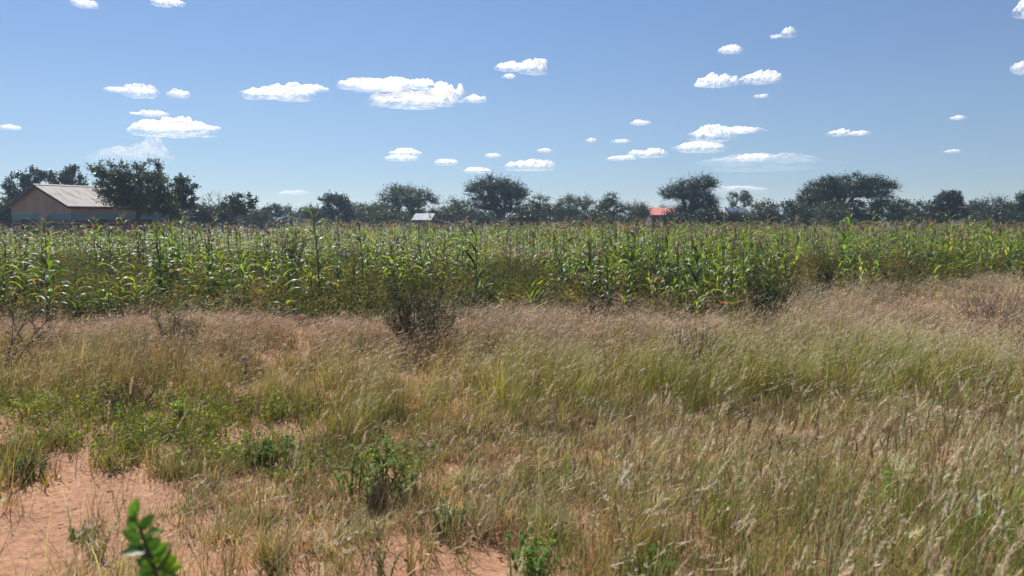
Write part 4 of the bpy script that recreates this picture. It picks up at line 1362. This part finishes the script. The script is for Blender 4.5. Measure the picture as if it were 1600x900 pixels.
t = rng.uniform(.2, 1.05, m_ * k)[:, None]
LP = P[jj] * (1 - t) + tips[jj] * t + rng.normal(0, .03, (m_ * k, 3)) * np.array([1, 1, .5])
diamonds(wb, LP, rng.uniform(.03, .07, m_ * k), wc[jj] * np.exp(rng.normal(0, .25, (m_ * k, 1))), aspect=.45)
tag(wb.obj('weeds', M_weed), 'green and dry weeds growing among the maize', 'weeds', kind='stuff')

tag(dry.obj('dry_grass', M_grass), 'dry straw coloured and brown grass covering the verge', 'grass', kind='stuff')
tag(green.obj('green_grass', M_grass), 'yellow green upright grass on the verge', 'grass', kind='stuff')
tag(forb.obj('ground_cover_weeds', M_weed), 'low leafy green weeds among the grass', 'weeds', kind='stuff')
tag(seed.obj('grass_seed_heads_foliage', M_tassel), 'pale and brown feathery seed heads over the grass', 'grass', kind='stuff')

# clods and pebbles
def clods(n, pos, size, col):
    u_, v_ = np.meshgrid(np.arange(6), np.arange(4))
    b = Batch()
    # a lumpy octahedron-like pebble, subdivided once
    base = np.array([(1, 0, 0), (0, 1, 0), (-1, 0, 0), (0, -1, 0), (0, 0, .7), (0, 0, -.6), (.7, .7, 0), (-.7, .7, 0), (-.7, -.7, 0), (.7, -.7, 0), (.6, 0, .55), (0, .6, .55), (-.6, 0, .55), (0, -.6, .55)])
    T = []
    ring = [0, 6, 1, 7, 2, 8, 3, 9]; top = [10, 11, 12, 13]
    for q in range(4):
        a, m1, c = ring[2 * q], ring[2 * q + 1], ring[(2 * q + 2) % 8]
        t0, t1 = top[q], top[(q + 1) % 4]
        T += [(a, m1, t0), (m1, t1, t0), (m1, c, t1), (t0, t1, 4), (a, 5, m1), (m1, 5, c)]
    V = base[None] * (1 + rng.normal(0, .2, (n, 14, 1))) * size[:, None, None] * rng.uniform(.7, 1.3, (n, 1, 3)) + pos[:, None]
    off = (np.arange(n) * 14)[:, None, None]
    b.add(V.reshape(-1, 3), None, (np.array(T)[None] + off).reshape(-1, 3), np.repeat(jit(col, n, .15, .03), 14, 0))
    return b
cx, cy_ = sample_ground(26000, 10, 22)
f_ = field_depth(cx, cy_)
kp = (f_ > -1.0) & (f_ < 5) & (rng.random(len(cx)) < np.where(f_ < .6, .8, .25))
cx, cy_ = cx[kp], cy_[kp]
b = clods(len(cx), np.stack([cx, cy_, height(cx, cy_) + .005], 1), rng.gamma(2, .012, len(cx)) + .008, (.26, .14, .10))
tag(b.obj('soil_gravel', M_clod, smooth=True), 'broken red soil clods along the ploughed field edge', 'soil clods', kind='stuff')
cx, cy_ = sample_ground(6000, 2.6, 6)
b = clods(len(cx), np.stack([cx, cy_, height(cx, cy_) + .001], 1), rng.gamma(1.5, .0018, len(cx)) + .001, (.52, .30, .18))
tag(b.obj('pebble_gravel', M_clod, smooth=True), 'small crumbs of red soil on the bare patches', 'gravel', kind='stuff')

# ------------------------------------------------------------------ shrubs, weeds, dead branches: each a thing
def twiggy_shrub(name, label, u, v, H, W, n_st=60, col=(.045, .06, .03), leaf=.035, per=26, spread=.45, cat='shrub', stem_c=(.06, .055, .04), group=None, sub=3):
    x, y, z = gp(u, v)
    root = empty(name, (x, y, z))
    sb, lb = Batch(), Batch()
    a = rng.uniform(0, 6.28, n_st)
    r_ = rng.uniform(0, W * .18, n_st)
    base = np.stack([np.cos(a) * r_, np.sin(a) * r_, np.full(n_st, -.02)], 1)
    L = H * rng.uniform(.55, 1.08, n_st)
    th = rng.uniform(.02, 1, n_st) ** .8 * spread * (W / H) * 1.1
    allP, allD, allL = [], [], []
    P = base.copy()
    segs = 5
    for s in range(segs):
        aa = a + rng.normal(0, .35, n_st)
        d = np.stack([np.sin(th) * np.cos(aa), np.sin(th) * np.sin(aa), np.cos(th)], 1)
        Pn = P + d * (L / segs)[:, None]
        tubes(sb, P, Pn, .006 * (1 - s / segs) + .002, .006 * (1 - (s + 1) / segs) + .0015, np.array(stem_c), k=4)
        if s > 0:
            for q in range(sub):
                dd = d + rng.normal(0, .45, d.shape); dd /= np.linalg.norm(dd, axis=1, keepdims=True)
                tp = Pn + dd * (H * rng.uniform(.08, .22, n_st))[:, None]
                tubes(sb, Pn, tp, .0022, .0012, np.array(stem_c), k=3)
                t = rng.uniform(.1, 1, (n_st, per // sub, 1))
                Lp = (Pn[:, None] * (1 - t) + tp[:, None] * t).reshape(-1, 3)
                Lp = Lp + rng.normal(0, leaf * .4, Lp.shape)
                Lp[:, 2] = np.maximum(Lp[:, 2], .01)
                diamonds(lb, Lp, leaf * rng.uniform(.6, 1.3, len(Lp)), jit(col, len(Lp), .25, .08), aspect=.35, up_bias=.8)
        P = Pn
    sb.obj('stem', M_stalk, root)
    lb.obj('foliage', M_weed, root)
    return tag(root, label, cat, group)

twiggy_shrub('shrub', 'large dark upright shrub at the field edge left of centre', 655, 556, 1.0, 1.1, n_st=74, per=18, leaf=.034, col=(.042, .058, .030), spread=.55, stem_c=(.10, .095, .06))
twiggy_shrub('shrub', 'dark dense shrub at the field edge right of centre', 1200, 512, .92, .95, n_st=56, per=20, leaf=.04, col=(.048, .075, .034), spread=.5, stem_c=(.08, .08, .05))
twiggy_shrub('shrub', 'grey green shrub in the dry grass at left', 280, 560, .52, .75, n_st=55, per=14, leaf=.03, col=(.06, .075, .045))
twiggy_shrub('shrub', 'small dark shrub with leafless slanting stems at centre right', 935, 520, .62, .45, n_st=22, per=8, leaf=.025, col=(.05, .065, .03))
twiggy_shrub('shrub', 'dark twiggy plant in the maize far right of the dense shrub', 1290, 470, .95, .6, n_st=30, per=12, leaf=.04, col=(.075, .09, .04))
twiggy_shrub('shrub', 'low grey brown dead shrub at right of centre', 1085, 590, .5, .7, n_st=60, per=8, leaf=.02, col=(.13, .10, .08), stem_c=(.12, .095, .08))
twiggy_shrub('shrub', 'low purplish dead mound in the grass at left', 200, 640, .28, .5, n_st=80, per=8, leaf=.02, col=(.10, .07, .065), stem_c=(.11, .08, .07), spread=.9)
twiggy_shrub('shrub', 'dark stemmed plant left of the large shrub', 455, 440, 1.2, .8, n_st=36, per=14, leaf=.05, col=(.04, .06, .035))
twiggy_shrub('shrub', 'dead grey thicket at the right border', 1555, 520, .7, 1.1, n_st=70, per=6, leaf=.02, col=(.17, .13, .11), stem_c=(.16, .13, .11), spread=.7)

def leafy_weed(label, u, v, H, W, n_st=14, col=(.08, .15, .025), leaf=.05, dens=16, name='weed_plant', aspect=.38):
    col = tuple(np.array(col) * 1.6); leaf *= .8; dens = int(dens * 1.5)
    x, y, z = gp(u, v)
    root = empty(name, (x, y, z))
    sb, lb = Batch(), Batch()
    for s in range(n_st):
        a = random.uniform(0, 6.28)
        th0, th1 = random.uniform(.0, .25), random.uniform(.2, .9) * W / H
        L = H * random.uniform(.6, 1.05)
        P = np.array([random.gauss(0, W * .12), random.gauss(0, W * .12), -.02])
        segs = 6
        pts = [P]
        for k in range(segs):
            th = th0 + (th1 - th0) * k / segs
            d = np.array([math.sin(th) * math.cos(a), math.sin(th) * math.sin(a), math.cos(th)])
            P = P + d * L / segs; pts.append(P)
        tubes(sb, pts[:-1], pts[1:], np.linspace(.004, .0018, segs), np.linspace(.0037, .0012, segs), np.array(col) * .9, k=4)
        pts = np.array(pts)
        t = np.sort(rng.uniform(.12, 1, dens)); f = t * segs; k0 = np.minimum(f.astype(int), segs - 1); fr_ = (f - k0)[:, None]
        lp = pts[k0] * (1 - fr_) + pts[k0 + 1] * fr_
        n = len(lp)
        az = rng.uniform(0, 6.28, n)
        ribbons(lb, lp, leaf * rng.uniform(.6, 1.3, n), az, rng.uniform(.5, 1.1, n), rng.uniform(1.2, 1.9, n), leaf * aspect, jit(col, n, .15, .05), jit(np.array(col) * 1.2, n, .15, .05), segs=3, phi=az + math.pi / 2, taper=.25)
    sb.obj('stem', M_stalk, root)
    lb.obj('foliage', M_weed, root)
    return tag(root, label, 'weed')

leafy_weed('bright green leafy weed in tall grass right of centre', 1150, 590, .50, .55, n_st=26, dens=20, leaf=.045, col=(.11, .19, .03))
leafy_weed('tall green weed over dead stems at lower centre', 590, 765, .42, .95, n_st=34, dens=22, leaf=.042, col=(.10, .14, .035))
leafy_weed('small upright green weed at the lower border, left of centre', 603, 905, .20, .16, n_st=7, leaf=.026, dens=14, col=(.08, .12, .035))
leafy_weed('yellow green spiky weed among low weeds at left', 285, 668, .26, .2, n_st=12, leaf=.08, aspect=.2, col=(.15, .22, .03))
leafy_weed('low dark green weed at the left end of the bare soil', 42, 748, .22, .34, n_st=22, leaf=.035, col=(.04, .07, .025))
leafy_weed('spreading green weed left of the tall grass at lower left', 425, 725, .28, .5, n_st=26, leaf=.04, col=(.07, .12, .03))
leafy_weed('yellowish leafed weed near the left border', 40, 655, .25, .4, n_st=14, leaf=.04, col=(.17, .20, .03))
leafy_weed('green weed with broad leaves at the lower border centre', 830, 920, .26, .3, n_st=14, leaf=.045, col=(.07, .15, .03))
leafy_weed('fresh green weed in lower right grass', 1400, 800, .30, .4, n_st=16, leaf=.045, col=(.11, .19, .03))
leafy_weed('fresh green weed at the right border', 1590, 760, .30, .3, n_st=14, leaf=.045, col=(.09, .17, .03))
leafy_weed('small dark weed on bare soil in lower left corner', 118, 835, .10, .22, n_st=9, leaf=.026, col=(.05, .08, .025))
leafy_weed('thin dry weed on bare soil near the front sprig', 150, 870, .17, .2, n_st=8, leaf=.022, col=(.10, .11, .05))
leafy_weed('brownish leafy weed at the lower border left of centre', 425, 905, .16, .24, n_st=12, leaf=.024, col=(.12, .11, .05))
leafy_weed('dusty weed standing in dry grass at lower centre', 700, 830, .26, .3, n_st=14, leaf=.03, col=(.09, .12, .045))
leafy_weed('green weed clump in the lower right corner', 1540, 880, .28, .4, n_st=18, leaf=.045, col=(.08, .16, .03))
leafy_weed('green weed clump at the lower border right of centre', 1010, 905, .22, .4, n_st=18, leaf=.04, col=(.08, .15, .03))

def dead_branch(name, label, u, v, H, W, n=5, lean=0, r0=.014):
    x, y, z = gp(u, v)
    root = empty(name, (x, y, z))
    mb = Batch(); tb2 = Batch()
    def grow(p, d, L, r, depth, b_):
        segs = 4
        for k in range(segs):
            d2 = d + np.array([random.gauss(0, .16), random.gauss(0, .16), random.gauss(0, .10)])
            d2 /= np.linalg.norm(d2)
            q = p + d2 * L / segs
            if q[2] < .01: q[2] = .01 + random.random() * .02
            tubes(b_, [p], [q], r * (1 - .16 * k), r * (1 - .16 * (k + 1)), k=5)
            # thorns
            for _ in range(2):
                dd = np.array([random.gauss(0, 1) for _ in range(3)]); dd /= np.linalg.norm(dd)
                tubes(tb2, [q], [q + dd * .035], .0018, .0004, k=3)
            if depth and random.random() < .75:
                e = d2 + np.array([random.gauss(0, .75), random.gauss(0, .5), random.gauss(.1, .5)]); e /= np.linalg.norm(e)
                grow(q, e, L * random.uniform(.45, .7), r * .6, depth - 1, tb2)
            p, d = q, d2
    for i in range(n):
        a = (i + .5) / n * 2 - 1
        d = np.array([a * W / H + lean, random.uniform(-.4, .4), 1.0]); d /= np.linalg.norm(d)
        grow(np.array([a * W * .2, random.uniform(-.1, .1), -.02]), d, H * random.uniform(.7, 1.1), r0, 2, mb)
    mb.obj('branch', M_twig, root)
    tb2.obj('twig', M_twig, root)
    return tag(root, label, 'dead branch')
dead_branch('dead_branch', 'leafless thorny dark branches at the left border', 5, 590, .62, .8, n=5, lean=.25, r0=.009)
dead_branch('dead_branch', 'forked dark twig standing in dry grass at left', 62, 570, .48, .35, n=3, r0=.006)
dead_branch('dead_branch', 'slanting dark dead stems at the field edge, right of centre', 925, 512, .55, .25, n=3, lean=-.6, r0=.008)
dead_branch('dead_branch', 'bent dead twig at the field edge, right of the dense shrub', 1258, 500, .5, .4, n=3, lean=.3, r0=.007)
dead_branch('dead_branch', 'tall leafless twigs rising above the far bushes', *(492, 372), 1.6, .5, n=5, r0=.014)

# pale dry tuft
def dry_tuft(label, u, v, H, n, col, lean=0.5, w=.004):
    x, y, z = gp(u, v)
    b = Batch()
    a = rng.normal(0, lean * 2, n)
    P = np.stack([rng.normal(0, .035, n), rng.normal(0, .035, n), np.full(n, -.01)], 1)
    ribbons(b, P, H * rng.uniform(.5, 1.1, n), a + (rng.random(n) < .4) * math.pi, rng.uniform(0, .2, n), rng.uniform(.1, .9, n), w, jit(np.array(col) * .8, n, .1), jit(col, n, .1), segs=5, wmin=.3)
    o = b.obj('dry_grass_tuft', M_grass)
    o.location = (x, y, z)
    return tag(o, label, 'grass tuft', 'dry grass tufts')
dry_tuft('tall whitish dry tuft at the lower border, right half', 1300, 960, .62, 60, (.66, .60, .48))
dry_tuft('greyish dead tuft under the tall green weed at lower centre', 590, 790, .25, 140, (.20, .15, .12), lean=2)
dry_tuft('light straw tuft leaning over short dry grass at right', 1385, 690, .45, 110, (.50, .42, .29), lean=.4)

# orange flower and white seed ball
def flower(name, label, cat, u, v, H, head, col, part):
    x, y, z = gp(u, v)
    root = empty(name, (x, y, z))
    sb, hb_ = Batch(), Batch()
    tubes(sb, [[0, 0, -.02], [.01, 0, H * .5]], [[.01, 0, H * .5], [.0, 0, H]], .004, .003, np.array([.08, .12, .03]), k=5)
    ribbons(sb, np.array([[0, 0, H * .3], [.005, 0, H * .5], [0, 0, H * .2]]), .09, np.array([0., 2.5, 4.2]), .6, 1.6, .03, np.array([.07, .13, .03]), np.array([.1, .16, .03]))
    if part == 'petals':
        n = 16
        ribbons(hb_, np.tile([0, 0, H], (n, 1)), head, np.arange(n) * 6.283 / n, rng.uniform(.5, 1.0, n), rng.uniform(1.1, 1.7, n), head * .45, jit(col, n, .05, .02), jit(col, n, .05, .02), segs=3, taper=.2, phi=np.arange(n) * 6.283 / n + 1.57)
    else:
        n = 260
        d = rng.normal(0, 1, (n, 3)); d /= np.linalg.norm(d, axis=1, keepdims=True)
        tubes(hb_, np.tile([0, 0, H], (n, 1)) + d * head * .1, np.tile([0, 0, H], (n, 1)) + d * head * rng.uniform(.7, 1, (n, 1)), .001, .0018, np.array(col), k=3)
    sb.obj('stem', M_stalk, root)
    hb_.obj(part, M_tassel, root)
    return tag(root, label, cat)
flower('flower', 'orange flower at the field edge right of centre', 'flower', 1130, 508, .30, .07, (.75, .16, .03), 'petals')
flower('seed_ball', 'round whitish seed ball on a stem in the dry grass at left', 'seed head', 384, 605, .30, .035, (.70, .66, .58), 'seed_tuft')

# ------------------------------------------------------------------ sprig right in front of the lens
def sprig():
    D = 1.05
    base = at(262, 1150, D * 1.02)
    base[2] = gz(base[0], base[1])
    root = empty('leafy_sapling', tuple(base))
    path_px = [(262, 1000, D), (252, 930, D), (244, 895, D), (234, 868, D), (226, 845, D), (216, 818, D), (208, 798, D)]
    pts = [np.array([0, 0, -.02]), np.array([.01, 0, .3]), np.array([-.005, .0, .6])] + [at(*p) - base for p in path_px]
    pts = np.array([p for k, p in enumerate(pts)])
    pts = pts[np.argsort(pts[:, 2])]
    sb = Batch()
    m = len(pts)
    r_ = np.linspace(.006, .0016, m)
    tubes(sb, pts[:-1], pts[1:], r_[:-1], r_[1:], np.array([.055, .06, .03]), k=6)
    bp = at(250, 885, D) - base
    br = [at(262, 868, D - .01) - base, at(268, 850, D - .015) - base]
    tubes(sb, [bp, br[0]], [br[0], br[1]], [.0026, .002], [.002, .0012], np.array([.055, .06, .03]), k=5)
    sb.obj('stem', M_bark, root)
    lb = Batch()
    def leaf(p, d, nrm, L, W, c, lobed=True, cup=.25):
        p, d, nrm = map(lambda q: np.array(q, float), (p, d, nrm))
        d /= np.linalg.norm(d)
        sd = np.cross(d, nrm); sd /= np.linalg.norm(sd); nr = np.cross(sd, d)
        prof = [(.0, .02), (.12, .32), (.25, .46), (.36, .36), (.50, .50), (.64, .38), (.78, .30), (.9, .16), (1.0, 0.01)] if lobed else [(.0, .03), (.15, .30), (.32, .46), (.5, .5), (.68, .43), (.84, .27), (.94, .13), (1.0, .01)]
        V, C = [], []
        for s, w_ in prof:
            q = p + d * L * s - nr * L * .18 * s * s
            ww = w_ * W
            V += [q - sd * ww + nr * ww * cup, q - sd * ww * .5 + nr * ww * cup * .3, q, q + sd * ww * .5 + nr * ww * cup * .3, q + sd * ww + nr * ww * cup]
            k = math.exp(random.gauss(0, .06))
            C += [np.array(c) * k, np.array(c) * k, np.array(c) * 1.25, np.array(c) * k, np.array(c) * k]
        Q = []
        for a in range(len(prof) - 1):
            for e in range(4):
                Q.append((5 * a + e, 5 * a + e + 1, 5 * a + 6 + e, 5 * a + 5 + e))
        lb.add(V, Q, None, np.array(C))
    dk, md, lt = (.03, .075, .02), (.055, .13, .025), (.13, .22, .02)
    A_ = lambda u, v, off=0: at(u, v, D + off) - base
    leaves = [((208, 808), (212, 786), (0, -1, .3), .034, .028, md), ((214, 826), (196, 800), (.2, -1, .2), .030, .026, dk), ((218, 830), (236, 806), (-.2, -1, .5), .034, .026, md),
              ((226, 838), (252, 824), (0, -.4, 1), .036, .022, md), ((222, 842), (190, 830), (0, -1, .5), .036, .026, dk), ((226, 850), (196, 862), (.3, -1, .4), .042, .032, dk),
              ((224, 846), (238, 832), (.1, -1, .3), .024, .018, dk), ((232, 858), (186, 862), (0, -.6, .9), .046, .026, dk), ((232, 856), (252, 838), (0, -1, .3), .036, .030, dk),
              ((238, 866), (262, 850), (.2, -1, .4), .036, .028, md), ((246, 880), (270, 856), (-.3, -1, .3), .034, .028, lt), ((252, 888), (276, 868), (-.4, -1, .4), .036, .030, lt),
              ((246, 884), (258, 862), (.5, -1, .1), .030, .024, lt), ((252, 892), (272, 886), (0, -1, .6), .034, .026, lt), ((240, 884), (214, 876), (0, -1, .4), .034, .028, dk),
              ((240, 888), (226, 904), (.2, -1, .3), .038, .030, dk), ((244, 892), (208, 896), (0, -.7, .8), .036, .024, md), ((250, 900), (274, 906), (0, -1, .4), .038, .030, dk),
              ((246, 880), (236, 866), (0, -1, .2), .026, .02, md), ((256, 898), (254, 882), (0, -1, .2), .030, .026, dk), ((236, 872), (220, 858), (0, -1, .4), .03, .024, dk)]
    for (a, b_, nrm, L, W, c) in leaves:
        p, q = A_(*a), A_(*b_, random.uniform(-.02, .01))
        leaf(p, q - p, nrm, L * .86, W * .72, np.array(c) * 1.7, lobed=random.random() < .75, cup=random.uniform(.1, .6))
    # leaves down the hidden rest of the stem
    for k in range(26):
        z = random.uniform(.25, 1.05)
        i = np.searchsorted(pts[:, 2], z) - 1; i = max(0, min(m - 2, i))
        t = (z - pts[i, 2]) / (pts[i + 1, 2] - pts[i, 2])
        p = pts[i] * (1 - t) + pts[i + 1] * t
        a = random.uniform(0, 6.28)
        leaf(p, (math.cos(a), math.sin(a), .5), (0, 0, 1), .045, .034, random.choice([dk, md]))
    lb.obj('foliage', M_sprig, root, True)
    tag(root, 'out of focus green sprig of lobed leaves at the lower left, closest to the viewer', 'sapling')
M_sprig = leaf_mat('sprig_leaf', rough=.4, spec=.5, trans=.4, tcol=(1.4, 1.5, .3))
sprig()
print('objects', len(bpy.data.objects))
